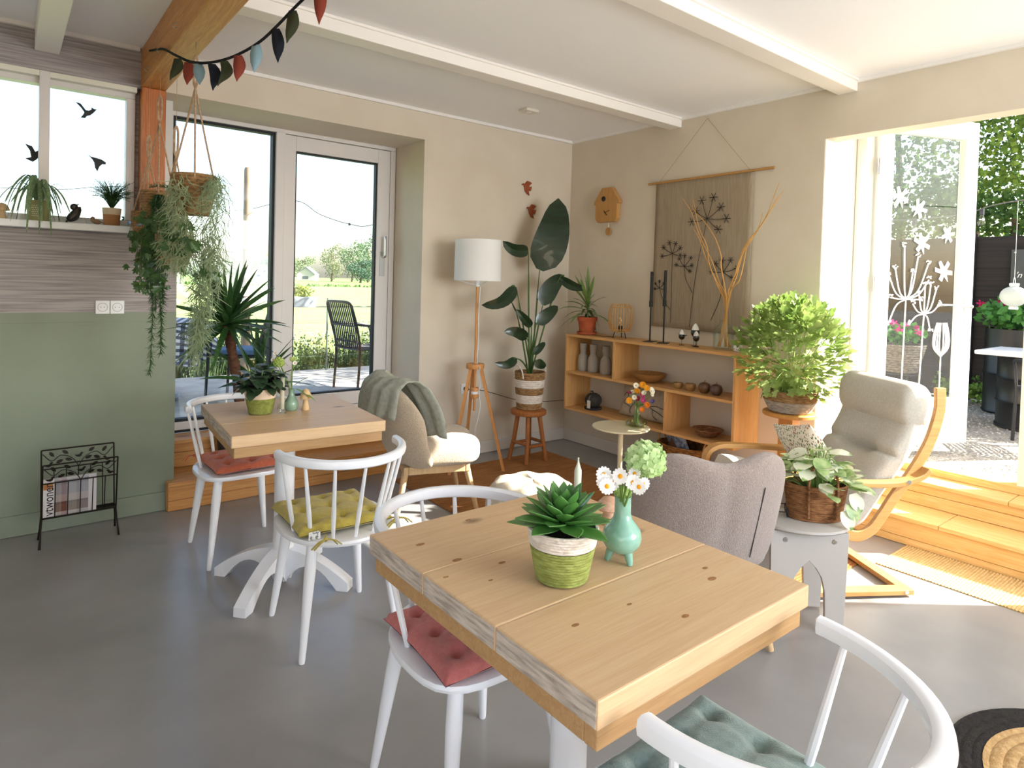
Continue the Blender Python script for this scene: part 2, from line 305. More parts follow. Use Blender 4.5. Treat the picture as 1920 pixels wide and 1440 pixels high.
# garden door: frame, open leaf with painted flowers
cream = mat('cream_door_paint', 'f3ecdc', .4)
gd = B(); gd.box(.44, .56, -2.40, -2.336, .362, 2.72); gd.box(.44, .56, -4.35, -4.28, .362, 2.72); gd.box(.44, .56, -4.35, -2.336, 2.66, 2.72); gd.box(.44, .56, -3.345, -3.285, .362, 2.66)
gdo = struct(gd.build('door_2', cream, smooth=False, bevel=.004)); gdo['label'] = 'cream garden door frame in the thick right wall'
LD = V((.91, -.41, 0)).normalized(); HN = V((.565, -2.415, 0))
leaf = bpy.data.objects.new('door_leaf', None); COL.objects.link(leaf); leaf.parent = gdo; leaf.location = HN; leaf.rotation_euler = (0, 0, atan2(LD.y, LD.x)); leaf['label'] = 'open white glazed garden door leaf painted with flowers'
lf = B(); Wd = .84
for b in ((0, .115, -.028, .028, .385, 2.66), (Wd-.11, Wd, -.028, .028, .385, 2.66), (.115, Wd-.11, -.028, .028, 2.545, 2.66), (.115, Wd-.11, -.028, .028, .385, .70)): lf.box(*b)
lw = lf.build('leaf_frame', white_p, leaf, False, .004)
B().box(.115, Wd-.11, -.004, .004, .70, 2.545).build('pane', glass, leaf, False)
ring(.115, Wd-.11, .70, 2.545, -.016, .016, .010).build('glazing_bead', mat('pale_green_bead', 'cfdcd2', .4), leaf, False)
hd = B(); hd.cyl((Wd-.055, -.03, 1.36), (Wd-.055, -.075, 1.36), .012); hd.tube(bez([(Wd-.055, -.072, 1.36), (Wd-.1, -.076, 1.362), (Wd-.19, -.072, 1.36)], 4), .011, 8); hd.cyl((Wd-.055, .03, 1.36), (Wd-.055, .075, 1.36), .012); hd.tube(bez([(Wd-.055, .072, 1.36), (Wd-.1, .076, 1.362), (Wd-.19, .072, 1.36)], 4), .011, 8); hd.box(Wd-.075, Wd-.035, -.034, .034, 1.22, 1.42); hd.build('door_handle', steel, leaf)
for z in (.75, 1.5, 2.3): B().cyl((-.012, -.032, z-.05), (-.012, -.032, z+.05), .012).box(-.012, .03, -.032, -.026, z-.05, z+.05).build('hinge', steel, leaf)
wpaint = mat('white_glass_paint', 'ffffff', .5)
def strokes(lst, name, r=.0045):
    b = B()
    for l in lst:
        p = bez([(x, -.008, z) for x, z in l], 5); b.tube(p, r, 5)
    b.build(name, wpaint, leaf)
def umbel(cx, cz, tips, stem):
    L_ = [[(cx, cz), (cx+stem[0]*.5, (cz+stem[1])/2), (cx+stem[0], stem[1])]]
    for tx, tz in tips:
        bx = cx+(tx)*.75; L_.append([(cx, cz), (bx*.75+cx*.25, cz+(tz)*.25), (cx+tx*1.0, cz+tz)])
        for k in range(9):
            a = R_(0, 6.28); q = R_(.006, .022); x, z = cx+tx+cos(a)*q, cz+tz+sin(a)*q*.8+.01; L_.append([(x, z), (x+R_(-.008, .008), z+R_(-.006, .008))])
    return L_
U1 = [(-.15, .16), (-.1, .21), (-.03, .37), (.05, .19), (.09, .30), (.18, .25), (.19, .14), (.14, .0), (-.13, .01), (-.14, -.17)]
U2 = [(-.05, .14), (.0, .2), (.05, .21), (.1, .18), (.13, .07), (-.1, .07), (-.12, -.07), (.06, -.12)]
strokes(umbel(.28, 1.40, U1, (-.01, .71)), 'painted_flower'); strokes(umbel(.44, 1.30, U2, (-.02, .71)), 'painted_flower')
bud = [[(.60, .72), (.6, 1.0)]]+[[(.6, 1.0), (.6+w*.9, 1.06), (.6+w, 1.14), (.6+w*.6, 1.24)] for w in (-.07, -.055, -.035, -.015, .02, .04, .055, .07)]
strokes(bud, 'painted_flower')
def fairy(u, z, s, rot):
    P = [(0, -.09), (.015, -.03), (.06, -.06), (.075, -.03), (.03, .0), (.08, .03), (.07, .06), (.02, .03), (.012, .09), (-.012, .09), (-.02, .03), (-.06, .07), (-.075, .04), (-.03, 0), (-.07, -.03), (-.05, -.06), (-.015, -.03)]
    c, n = cos(rot), sin(rot); B().prism([(u+s*(x*c-y*n), z+s*(x*n+y*c)) for x, y in P], lambda a, b, w: (a, -.0055-w, b), .0012).build('dragonfly_sticker', wpaint, leaf, False)
for u, z, s, r in ((.20, 2.10, .85, .3), (.36, 2.03, .8, -.7), (.40, 1.79, .85, .25), (.62, 1.86, .7, -.3), (.60, 1.60, .9, .5)): fairy(u, z, s, r)
# fixed glazed leaf right of the post (mostly outside the frame)
fx = B()
for b in ((.47, .525, -3.44, -3.345, .37, 2.655), (.47, .525, -4.28, -4.19, .37, 2.655), (.47, .525, -4.19, -3.44, 2.56, 2.655), (.47, .525, -4.19, -3.44, .37, .62)): fx.box(*b)
fo = fx.build('fixed_leaf', cream, gdo, False, .004); B().box(.494, .5, -4.19, -3.44, .62, 2.56).build('pane', glass, fo, False)
# small fittings
so = thing('wall_socket', 'white double wall socket on grey wallpaper above the green wall', 'socket', (-3.61, .003, 1.235))
for k in (-.036, .036):
    B().box(k-.0345, k+.0345, -.010, 0, -.038, .038).build('socket_plate', white_p, so, False, .003)
    B().tube([(k+.024*cos(2*pi*q/24), -.0105, .024*sin(2*pi*q/24)) for q in range(25)], .0016, 6, False).build('socket_ring', mat('socket_grey', 'b9bcc0', .4), so)
    for q in (-.009, .009): B().ball((k+q, -.0098, 0), .0024, 8, 6).build('socket_hole', black_g, so)
s2 = thing('wall_socket', 'small white wall socket behind the tripod lamp', 'socket', (-1.13, 0, .56)); B().box(-.04, .04, -.012, 0, -.04, .04).build('socket_plate', white_p, s2, False, .003); B().cyl((0, -.012, 0), (0, -.04, 0), .018).build('plug', mat('black_plastic', '151515', .4), s2)
sd = thing('smoke_detector', 'square white smoke detector on the ceiling corner', 'detector', (-1.0, -.57, ZC)); B().box(-.06, .06, -.05, .05, -.022, 0).build('housing', mat('detector_plastic', 'e9e2d6', .5), sd, False, .006); B().lathe([(.02, -.026), (.024, -.022)], 16).build('sensor', white_p, sd)
# =====================================================================  FURNITURE
chair_w = mat('white_lacquer', 'eef0f5', .28, coat=.2)
plank_x = wood('pale_pine_planks', 'd8bb93', 'c6a078', 0, 8, .5, 4.5, contrast=(.25, .75))
plank_e = wood('pine_endgrain', 'e0c49c', 'b58d5c', 1, 16, .6, 0)
apron_m = wood('oak_apron', 'c09b6b', 'a98054', 0, 9, .5, 3)
oak = wood('bent_birch', 'cf9f62', 'b98648', 1, 7, .42)
pine_t = wood('lamp_pine', 'dba062', 'c28044', 2, 8, .5)
endg = mat('grey_end_grain', 'cbbfb2', .7, '9c8f84', 26, st=(1, .6, 5), detail=3, bump=.3, bs=60)
knot_m = mat('pine_knot', 'a87a4c', .7, '8a5c34', 120)
def table(label, loc, rz, sx, sy, ped, knots=()):
    t = thing('dining_table', label, 'table', loc, rz, 'pine plank tables'); H = .79
    n = 3; d = sy/n
    for i in range(n):
        y0 = -sy/2+i*d
        pk_ = B().box(-sx/2, sx/2, y0+.0008, y0+d-.0008, H-.05, H).build('plank', plank_x, t, False, .0035)
        B().box(-sx/2-.0008, -sx/2, y0+.004, y0+d-.004, H-.047, H-.0035).build('end_grain', endg, pk_, False)
        for kx, ky, s_ in knots:
            if y0 < ky < y0+d: B().lathe([(.007*s_, .0002), (.004*s_, .0006), (.0005, .0007)], 12, (kx, ky, H), sx=1.5, sy=.8, cap=False).build('knot', knot_m, pk_)
    a = B(); k = .012
    for b in ((-sx/2+k, sx/2-k, -sy/2+k, -sy/2+k+.03, H-.095, H-.051), (-sx/2+k, sx/2-k, sy/2-k-.03, sy/2-k, H-.095, H-.051), (-sx/2+k, -sx/2+k+.03, -sy/2+k+.03, sy/2-k-.03, H-.095, H-.051), (sx/2-k-.03, sx/2-k, -sy/2+k+.03, sy/2-k-.03, H-.095, H-.051)):
        B().box(*b).build('apron_board', apron_m, t, False, .003)
    px_, py_ = ped
    B().box(px_-.2, px_+.2, py_-.2, py_+.2, H-.085, H-.0515).build('mounting_plate', chair_w, t, False, .004)
    B().lathe([(.055, .13), (.05, .16), (.045, .25), (.045, .6), (.05, H-.1), (.06, H-.0855)], 20, (px_, py_, 0)).build('pedestal_column', chair_w, t)
    for q in range(4):
        an = pi/4+q*pi/2
        def pf(u, v):   # arched foot: u along, v around rectangle section
            r = .02+.32*u; top = .17-.13*u**1.8; bot = max(.0, (.10*(1-((u-.40)/.42)**2) if u < .82 else 0)); w = .032-.004*u
            c = [(-w, bot), (w, bot), (w, top), (-w, top)][int(v*4) % 4]
            return (px_+r*cos(an)-c[0]*sin(an), py_+r*sin(an)+c[0]*cos(an), c[1]+.001)
        f = B(); k = 13; vs = [pf(i/(k-1), j/4) for i in range(k) for j in range(4)]; fs = []
        for i in range(k-1):
            for j in range(4): fs.append((i*4+j, i*4+(j+1) % 4, (i+1)*4+(j+1) % 4, (i+1)*4+j))
        f.add(vs, fs+[(3, 2, 1, 0), tuple((k-1)*4+j for j in range(4))]); f.build('foot', chair_w, t, True)
    return t
table('pale pine plank table holding the pointed green succulent', (-3.008, -3.225, 0), 0, .675, .81, (0, 0), [(pxZ(x, y, .79).x+3.008, pxZ(x, y, .79).y+3.225, s_) for x, y, s_ in ((788, 1021, 1.2), (878, 975, .9), (857, 1050, 1.3), (941, 1055, 1), (836, 1082, .7), (1079, 1172, .9), (1322, 1065, .9), (1335, 1085, 1.3), (1285, 1155, 1), (1180, 1133, .7), (920, 1088, .6))])
table('pine plank table with white pedestal near the terrace steps', (-3.005, -1.26, 0), radians(-4), .665, .75, (-.035, -.06))
def chair(label, loc, rz):
    t = thing('dining_chair', label, 'chair', loc, rz, 'white spindle-back chairs')
    def seat_o(a):          # D-shaped outline, front at +y
        ca, sa = cos(a), sin(a); n_ = 2.0 if sa < 0 else 3.6
        r = (abs(ca/.228)**n_+abs(sa/(.255 if sa < 0 else .215))**n_)**(-1/n_); return r*ca, r*sa
    s = B(); n = 40; vs = []; prof = [(.90, .418), (.985, .424), (1, .434), (.985, .443), (.93, .445), (.6, .438), (0.02, .436)]
    for k, z in prof: vs += [(seat_o(2*pi*j/n)[0]*k, seat_o(2*pi*j/n)[1]*k, z) for j in range(n)]
    fs = [(i*n+j, i*n+(j+1) % n, (i+1)*n+(j+1) % n, (i+1)*n+j) for i in range(len(prof)-1) for j in range(n)]+[tuple(range(n-1, -1, -1)), tuple((len(prof)-1)*n+j for j in range(n))]
    s.add(vs, fs).build('seat', chair_w, t)
    def rail(a, k=1): return V((.247*k*sin(a), -.03-.275*k*cos(a) if cos(a) > 0 else -.03+.05*(-cos(a)), .752))
    pts = [rail(a) for a in [radians(-98+196*i/36) for i in range(37)]]
    rl = B(); k = len(pts); vs = []; m = 10
    for i, p in enumerate(pts):
        tg = (pts[min(i+1, k-1)]-pts[max(0, i-1)]).normalized(); sd = tg.cross(V((0, 0, 1))); e = min(i, k-1-i); sc = .55 if e == 0 else 1
        for j in range(m):
            q = 2*pi*j/m; cx, cz = cos(q), sin(q); x = .0165*sc*(1 if cx > 0 else -1)*abs(cx)**.7; z = .0185*sc*(1 if cz > 0 else -1)*abs(cz)**.7; vs.append(p+sd*x+V((0, 0, z)))
    fs = [(i*m+j, i*m+(j+1) % m, (i+1)*m+(j+1) % m, (i+1)*m+j) for i in range(k-1) for j in range(m)]+[tuple(range(m-1, -1, -1)), tuple((k-1)*m+j for j in range(m))]
    rl.add(vs, fs).build('back_rail', chair_w, t)
    for a in (-80, -52, -26, 0, 26, 52, 80):
        ar = radians(a); b0 = V((.185*sin(ar), -.215*cos(ar), .436)); b1 = rail(ar); b1.z -= .014
        B().tube([b0, b0.lerp(b1, .35), b1], [.0075, .0095, .0065], 8).build('spindle', chair_w, t)
    for sx in (-1, 1):
        for sy in (-1, 1):
            p0 = V((sx*.145, sy*.15, .425)); p1 = V((sx*.195, sy*.205, 0)); B().tube([p0, p0.lerp(p1, .25), p1.lerp(p0, .03), p1], [.021, .022, .0125, .011], 12).build('leg', chair_w, t)
    return t
def cushion(label, loc, rz, m, sz=.37, z=.447, tilt=0, tie=True, tiepos=((-.15, -.17), (.15, -.17))):
    t = thing('seat_cushion', label, 'cushion', (loc[0], loc[1], z), rz, 'tufted seat cushions')
    def top(x, y):
        ed = max(abs(x), abs(y))/(sz/2); h = .042*(max(0, 1-ed**5))**.5
        for tx in (-.5, 0, .5):
            for ty in (-.5, 0, .5):
                d = sqrt((x-tx*sz*.62)**2+(y-ty*sz*.62)**2); h -= .020*math.exp(-(d/.022)**2)
        h -= .006*math.exp(-(min(abs(x-q*sz*.62) for q in (-.5, 0, .5))/.012)**2)*(1-ed**4)+.006*math.exp(-(min(abs(y-q*sz*.62) for q in (-.5, 0, .5))/.012)**2)*(1-ed**4)
        return max(h, .004)+.004*mnoise.noise(V((x*14, y*14, loc[0]*5)))
    def edge(x, y): k = 1-.035*(1-(abs(y)/(sz/2))**2)*(abs(x) > sz*.499); return x, y
    b = B(); n = 33
    b.grid(lambda u, v: ((u-.5)*sz*(1-.05*(1-(2*v-1)**2)*abs(2*u-1)**8), (v-.5)*sz*(1-.05*(1-(2*u-1)**2)*abs(2*v-1)**8), .012+top((u-.5)*sz, (v-.5)*sz)), n, n)
    b.grid(lambda u, v: (-(u-.5)*sz*(1-.05*(1-(2*v-1)**2)*abs(2*u-1)**8), (v-.5)*sz*(1-.05*(1-(2*u-1)**2)*abs(2*v-1)**8), .014-.013*(max(0, 1-max(abs(2*u-1), abs(2*v-1))**6))**.5), n, n)
    b.build('pad', m, t)
    if tie:
        for x, y in tiepos:
            k = B(); s_ = 1 if x > 0 else -1
            for pts in ([(x, y, .015), (x*1.12, y*1.18, .02), (x*1.2, y*1.25, .02)],):
                k.tube(bez(pts, 3), .005, 5, flat=.6)
            kx, ky = x*1.2, y*1.25
            for a, l in ((-.3, .06), (.5, .05), (2.6, .065), (3.6, .055)):
                k.tube(bez([(kx, ky, .02), (kx+cos(a)*l*.5, ky+sin(a)*.01-.015, .018), (kx+cos(a)*l, ky+sin(a)*.01-.012, -.005)], 4), .005, 5, flat=.5)
            k.ball((kx, ky, .02), .009, 8, 6); k.build('tie', m, t)
    return t
fab = lambda n, c, c2: mat(n, c, .95, c2, 60, bump=.35, bs=350, sheen=.3, detail=3)
c_or, c_ye, c_pi, c_sa = fab('terracotta_fabric', 'c8694a', 'bd5f42'), fab('mustard_fabric', 'b7a64a', 'ab9a40'), fab('rose_fabric', 'c4706b', 'b96560'), fab('sage_velvet', '8fa29b', '7f948d')
chair('white spindle-back chair with terracotta cushion at the terrace table', (-3.10, -.80, 0), pi)
cushion('terracotta tufted cushion tied to a white chair', (-3.09, -.80, 0), pi+.05, c_or)
chair('white spindle-back chair with mustard cushion and bow', (-3.0, -1.81, 0), radians(-3))
cu = cushion('mustard tufted cushion tied with a bow', (-3.01, -1.78, 0), radians(-2), c_ye, .385, tiepos=((-.1, -.215), (.17, -.17)))
lb = B().prism([(-.16, 0), (-.115, .0), (-.115, .03), (-.16, .03)], lambda u, v, w: (u, -.2-w, .0+v), .0008); lb.build('care_label', mat('white_label', 'f0f0ee', .7, '8a8a88', 90, lo=.5, hi=.55), cu, False)
chair('white spindle-back chair with rose-pink cushion', (-3.03, -2.84, 0), pi-.02)
cushion('rose-pink tufted cushion on a white chair', (-3.045, -2.86, 0), pi-.06, c_pi, tie=False)
chair('white spindle-back chair with grey-green velvet cushion', (-3.015, -3.65, 0), radians(-2)).scale = (1.08, 1.12, 1)
cushion('grey-green velvet cushion on a white chair', (-2.955, -3.625, 0), radians(2), c_sa, .39, tie=False)
# ---------- upholstered lounge chairs
def lounge(label, loc, rz, m, leg_m, seam=True):
    t = thing('lounge_chair', label, 'chair', loc, rz, 'upholstered lounge chairs')
    def seat(u, v):      # superellipsoid with a lengthwise groove
        a = 2*pi*u; b = pi*(v-.5); ca, sa = cos(a), sin(a); cb, sb = cos(b), sin(b); pw = lambda q, e: (1 if q >= 0 else -1)*abs(q)**e
        x = .31*pw(ca, .55)*pw(cb, .5); y = .02+.27*pw(sa, .55)*pw(cb, .5); z = .375+.082*pw(sb, .62)
        if sb > 0: z -= .028*math.exp(-(x/.03)**2)*(1 if y > -.2 else .3); z += .012*(1-(abs(abs(x)-.15)/.16)**2)
        return (x, y, z)
    B().grid(seat, 56, 24, True).build('seat', m, t)
    def back(u, v):
        a = 2*pi*v; s = -cos(pi*u); w_ = abs(s)
        h0, h1 = .30, .80+.015*cos(2*pi*s*.95+pi)-.05*w_**6
        e = max(0, 1-w_**9)**.5; cz = (h0+h1)/2; hz = (h1-h0)/2*(.72+.28*e); th = .078*e*(1-.12*math.exp(-(s/.10)**2))
        pw = lambda q, ee: (1 if q >= 0 else -1)*abs(q)**ee
        zz = cz+hz*pw(sin(a), .6); lean = (zz-.40)*.30; yy = -.235-lean+.15*w_**2.2+th*pw(cos(a), .75)+.016*cos((zz-.3)*22)*(cos(a) > 0)*e
        return (s*.335, yy, zz)
    B().grid(back, 61, 36, False, True).build('backrest', m, t)
    for s_ in ((.42,) if seam else ()): B().tube([(s_*.335, -.235-(z-.40)*.30+.15*abs(s_)**2.2-.0785, z) for z in (.40, .46, .52, .58, .64, .70)], .0022, 5).build('back_seam', mat('dark_seam', '4a4340', .9), t)
    fr = B(); fr.box(-.25, .25, .17, .20, .262, .31); fr.box(-.25, .25, -.21, -.18, .262, .31); fr.box(-.25, -.22, -.18, .17, .262, .31); fr.box(.22, .25, -.18, .17, .262, .31); fr.build('seat_frame', leg_m, t, False, .006)
    for sx in (-1, 1):
        for sy in (-1, 1):
            p0 = V((sx*.22, sy*.185-.005, .30)); p1 = V((sx*.27, sy*.25, 0)); B().tube([p0, p1.lerp(p0, .02), p1], [.022, .0135, .012], 12).build('leg', leg_m, t)
    return t
boucle = mat('beige_boucle', 'cbb9a0', 1, 'b7a58c', 160, bump=.7, bs=260, sheen=.4, detail=2)
boucle2 = mat('taupe_boucle', 'ab9a90', 1, '988880', 160, bump=.7, bs=260, sheen=.4, detail=2)
leg_l = wood('light_ash_leg', 'dcbd92', 'c9a577', 2, 8, .45)
lounge('beige boucle lounge chair with grey throw beside the terrace door', (-1.93, -.80, .0075), radians(-110), boucle, leg_l, False)
lounge('taupe upholstered lounge chair with its back to the pine table', (-1.80, -2.66, .0075), radians(-29), boucle2, leg_l)
# throw draped over the beige chair back
th = B(); cR = radians(-110)
def throw(u, v):
    s = -.12+.45*u+.012*sin(v*9); L_ = v; prof = [(0, -.135, .50), (0, -.165, .60), (0, -.20, .70), (0, -.245, .80), (0, -.30, .845), (0, -.36, .845), (0, -.43, .79), (0, -.45, .70), (0, -.455, .62)]
    q = L_*(len(prof)-1); i = min(int(q), len(prof)-2); f = q-i; a, b = prof[i], prof[i+1]; y = a[1]*(1-f)+b[1]*f; z = a[2]*(1-f)+b[2]*f
    y += .17*abs(s/.335)**2.2 + .008*sin(u*38+v*3)*(1 if v > .5 else -1)*-1; z += .006*sin(u*30)
    return (s, y, z)
th.grid(throw, 40, 40)
tr = th.build('throw_blanket', mat('sage_grey_throw', 'b3b5a6', 1, 'a2a495', 40, st=(1, 1, 1), bump=.5, bs=300)); tr.location = (-1.93, -.80, .0075); tr.rotation_euler = (0, 0, cR)
so_ = tr.modifiers.new('thick', 'SOLIDIFY'); so_.thickness = .008; so_.offset = 1
tag(tr, 'sage-grey throw draped over the beige chair back', 'blanket')
# pouf
pf = thing('pouf', 'low off-white fabric pouf beside the pine table', 'pouf', (-1.90, -1.78, .0075))
def pouf(u, v):
    a = 2*pi*u; b = pi*(v-.5); pw = lambda q, e: (1 if q >= 0 else -1)*abs(q)**e; r = .235*pw(cos(b), .35); z = .20+.20*pw(sin(b), .45)
    wr = .012*mnoise.noise(V((cos(a)*5, sin(a)*5, z*6)))+.006*sin(a*14)*(1 if abs(z-.2) < .15 else .3)
    return ((r+wr)*cos(a), (r+wr)*sin(a), max(0, z+(.006*sin(a*7) if z > .3 else 0)))
B().grid(pouf, 72, 24, True).build('body', mat('ecru_canvas', 'd8cdb9', .95, 'cdc1ab', 20, bump=.3, bs=200), pf)
sm = B(); sm.tube([(.228*cos(a)+.0, .228*sin(a), .345+.004*sin(a*7)) for a in [2*pi*i/60 for i in range(61)]], .004, 5); sm.build('piping', mat('ecru_piping', 'b8ab95', .9), pf)
# ---------- bentwood armchair
def ribbon(path, x0, x1, th_):
    p = [V((0, y, z)) for y, z in path]; b = B(); k = len(p); vs = []
    for i in range(k):
        tg = (p[min(i+1, k-1)]-p[max(0, i-1)]).normalized(); nn = V((0, -tg.z, tg.y))
        for x, s_ in ((x0, -1), (x1, -1), (x1, 1), (x0, 1)): q = p[i]+nn*th_*.5*s_; vs.append((x, q.y, q.z))
    fs = [(i*4+j, i*4+(j+1) % 4, (i+1)*4+(j+1) % 4, (i+1)*4+j) for i in range(k-1) for j in range(4)]+[(3, 2, 1, 0), tuple((k-1)*4+j for j in range(4))]
    return b.add(vs, fs)
yz = lambda l, n=8: [(q.y, q.z) for q in bez([(0, y, z) for y, z in l], n)]
ac = thing('bentwood_armchair', 'bentwood lounge armchair with tufted cream cushion by the garden door', 'armchair', (-.85, -2.66, .0075), radians(58))
SEATP = [(-.545, .985), (-.545, .87), (-.50, .72), (-.42, .58), (-.33, .46), (-.27, .37), (-.215, .30), (-.14, .27), (-.05, .30), (.10, .355), (.26, .40), (.33, .405)]
ARMP = [(-.47, .60), (-.43, .565), (-.33, .535), (-.20, .53), (.0, .54), (.2, .55), (.29, .545), (.345, .51), (.355, .44), (.33, .25), (.30, .10), (.27, .045), (.20, .022), (0, .018), (-.3, .016), (-.41, .016)]
for s_ in (-1, 1):
    ribbon(yz(SEATP), s_*.29-.011, s_*.29+.011, .05).build('side_rail', oak, ac, False, .003)
    ribbon(yz(ARMP), s_*.318-.03, s_*.318+.03, .024).build('arm', oak, ac, False, .003)
    B().cyl((s_*.318+.031*s_, -.37, .019), (s_*.318+.032*s_, -.37, .019), .010).build('screw', steel, ac)
    B().cyl((s_*.346, -.36, .545), (s_*.349, -.36, .545), .010).build('screw', steel, ac)
B().box(-.288, .288, -.41, -.355, .004, .028).build('cross_bar', oak, ac, False, .003); B().box(-.288, .288, .285, .325, .20, .222).build('cross_bar', oak, ac, False, .003)
SP = [V((0, y, z)) for y, z in yz(SEATP)]
cloth = mat('cream_canvas', 'cfc9bd', .95, 'c4bdb0', 120, bump=.35, bs=400)
clothd = mat('beige_canvas_side', 'b3a496', .95, 'a99a8c', 120, bump=.35, bs=400)
def seat_fr(s):
    q = s*(len(SP)-1); i = min(int(q), len(SP)-2); f = q-i; p = SP[i].lerp(SP[i+1], f); tg = (SP[min(i+2, len(SP)-1)]-SP[max(0, i-1)]).normalized(); return p, V((0, tg.z*-1, tg.y)) if False else V((0, -tg.z, tg.y))
def cush(u, v):
    a = 2*pi*v; p, nn = seat_fr(.06+.94*u); x = .265*(1 if cos(a) >= 0 else -1)*abs(cos(a))**.35; hv = (1 if sin(a) >= 0 else -1)*abs(sin(a))**.55
    th_ = .06; off = .068+th_*hv
    if hv > 0:
        for uu in (.22, .36, .50, .64, .80):
            for xx in (-.09, .09): d2 = ((u-uu)*1.25)**2+((x-xx))**2; off -= .05*math.exp(-d2/.0012)
            off -= .022*math.exp(-((u-uu)*1.25/.014)**2)
        for xx in (-.09, .09): off -= .016*math.exp(-((x-xx)/.014)**2)
    e = min(u, 1-u); off = .062+(off-.062)*min(1, (e/.03)**.5 if e < .03 else 1)
    q = p+nn*off; return (x, q.y, q.z)
B().grid(cush, 170, 110, False, True).cap_rings(170, 110).build('cushion', cloth, ac)
def head(u, v):
    a = 2*pi*v; pw = lambda q, e: (1 if q >= 0 else -1)*abs(q)**e
    e = max(0, 1-abs(2*u-1)**14); x = (u-.5)*.56; p, nn = seat_fr(.075); tg = V((0, nn.z, -nn.y))
    q = p+nn*(.085+.085*pw(cos(a), .8)*e**.5)+V((0, -.03, -.155))*(-.0)+tg*(.115*pw(sin(a), .8)*e**.5); return (x, q.y, q.z-.015)
B().grid(head, 41, 28, False, True).cap_rings(41, 28).build('headrest', cloth, ac)
# patterned scatter cushion on the armchair seat
pc = B()
def scat(s_):
    def f(u, v):
        x, y = (u-.5)*.42, (v-.5)*.42; e = max(abs(2*u-1), abs(2*v-1)); k = 1-.07*(1-min(1, abs(2*u-1)*abs(2*v-1)))*(e**3); return (x*k, s_*.07*max(0, (1-abs(2*u-1)**3)*(1-abs(2*v-1)**3))**.6, y*k)
    return f
pc.grid(scat(1), 24, 24); pc.grid(lambda u, v: scat(-1)(1-u, v), 24, 24)
def leafprint():
    m, t, p = newmat('botanical_print'); N = t.nodes.new; L = t.links.new; tc = N('ShaderNodeTexCoord'); mp = N('ShaderNodeMapping'); mp.inputs['Scale'].default_value = (1, 1, .45); mp.inputs['Rotation'].default_value = (0, .6, 0); L(tc.outputs['Object'], mp.inputs[0])
    vo = N('ShaderNodeTexVoronoi'); vo.inputs['Scale'].default_value = 95; L(mp.outputs[0], vo.inputs[0]); nz = N('ShaderNodeTexNoise'); nz.inputs['Scale'].default_value = 9; L(tc.outputs['Object'], nz.inputs[0])
    c1 = N('ShaderNodeValToRGB'); e = c1.color_ramp.elements; e[0].position = .45; e[0].color = C4(hx('5d6b45')); e[1].position = .55; e[1].color = C4(hx('a4552f')); L(nz.outputs[0], c1.inputs[0])
    cr = N('ShaderNodeValToRGB'); k = cr.color_ramp.elements; k[0].position = .36; k[0].color = (1, 1, 1, 1); k[1].position = .42; k[1].color = (0, 0, 0, 1); L(vo.outputs[0], cr.inputs[0])
    mx = N('ShaderNodeMix'); mx.data_type = 'RGBA'; L(cr.outputs[0], mx.inputs[0]); mx.inputs[6].default_value = C4(hx('e8dfcc')); L(c1.outputs[0], mx.inputs[7]); L(mx.outputs[2], p.inputs['Base Color']); p.inputs['Roughness'].default_value = .95; return m
sc = pc.build('scatter_cushion', leafprint()); sc.location = (-.74, -2.66, .585); sc.rotation_euler = (radians(-30), radians(12), radians(60)); sc.scale = (.82, .82, .82); tag(sc, 'leaf-patterned scatter cushion on the bentwood armchair', 'cushion')
# ---------- tripod lamp
lp = thing('floor_lamp', 'tripod floor lamp with white drum shade', 'lamp', (-1.262, -.33, 0))
B().lathe([(.068, .775), (.07, .78), (.07, .805), (.068, .812)], 24).build('tripod_collar', pine_t, lp)
for q in (-50, 70, 190):
    a = radians(q); p0 = V((.045*cos(a), .045*sin(a), .785)); p1 = V((.245*cos(a), .245*sin(a), 0)); B().tube([p0, p1], [.0175, .014], 4).build('leg', pine_t, lp, False)
B().cyl((0, 0, .45), (0, 0, 1.43), .010).build('pole', pine_t, lp); B().lathe([(.03, .55), (.033, .56), (.033, .575), (.026, .58), (.026, .6), (.033, .605), (.033, .625), (.03, .63)], 20).build('cord_winder', pine_t, lp)
B().lathe([(.027, .579), (.0285, .59), (.027, .601)], 20, cap=False).build('cord_winding', white_p, lp)
shade_m = mat('white_linen_shade', 'ffffff', .9, transl=.35, bump=.2, bs=400)
sh = B().lathe([(.178, 1.445), (.18, 1.445), (.176, 1.755), (.174, 1.755), (.174, 1.75), (.1775, 1.45)], 48, cap=False).build('shade', shade_m, lp)
rg = B(); rg.lathe([(.018, 1.40), (.02, 1.41), (.02, 1.46), (.012, 1.47)], 16)
for q in (30, 150, 270): a = radians(q); rg.tube([(.0, 0, 1.415), (.05*cos(a), .05*sin(a), 1.42), (.176*cos(a), .176*sin(a), 1.452)], .003, 6)
rg.build('shade_holder', white_p, lp)
B().tube(bez([(.02, -.012, 1.40), (.008, -.018, 1.2), (.012, -.017, 1.0), (.004, -.017, .82), (-.01, -.075, .79), (.02, -.03, .72), (.03, -.03, .64), (.02, -.03, .6), (.035, -.03, .5), (.025, -.03, .42), (.0, -.02, .3), (.03, .05, .16), (.09, .2, .28), (.12, .26, .50), (.128, .29, .56)], 6), .003, 6).build('power_cord', white_p, lp)
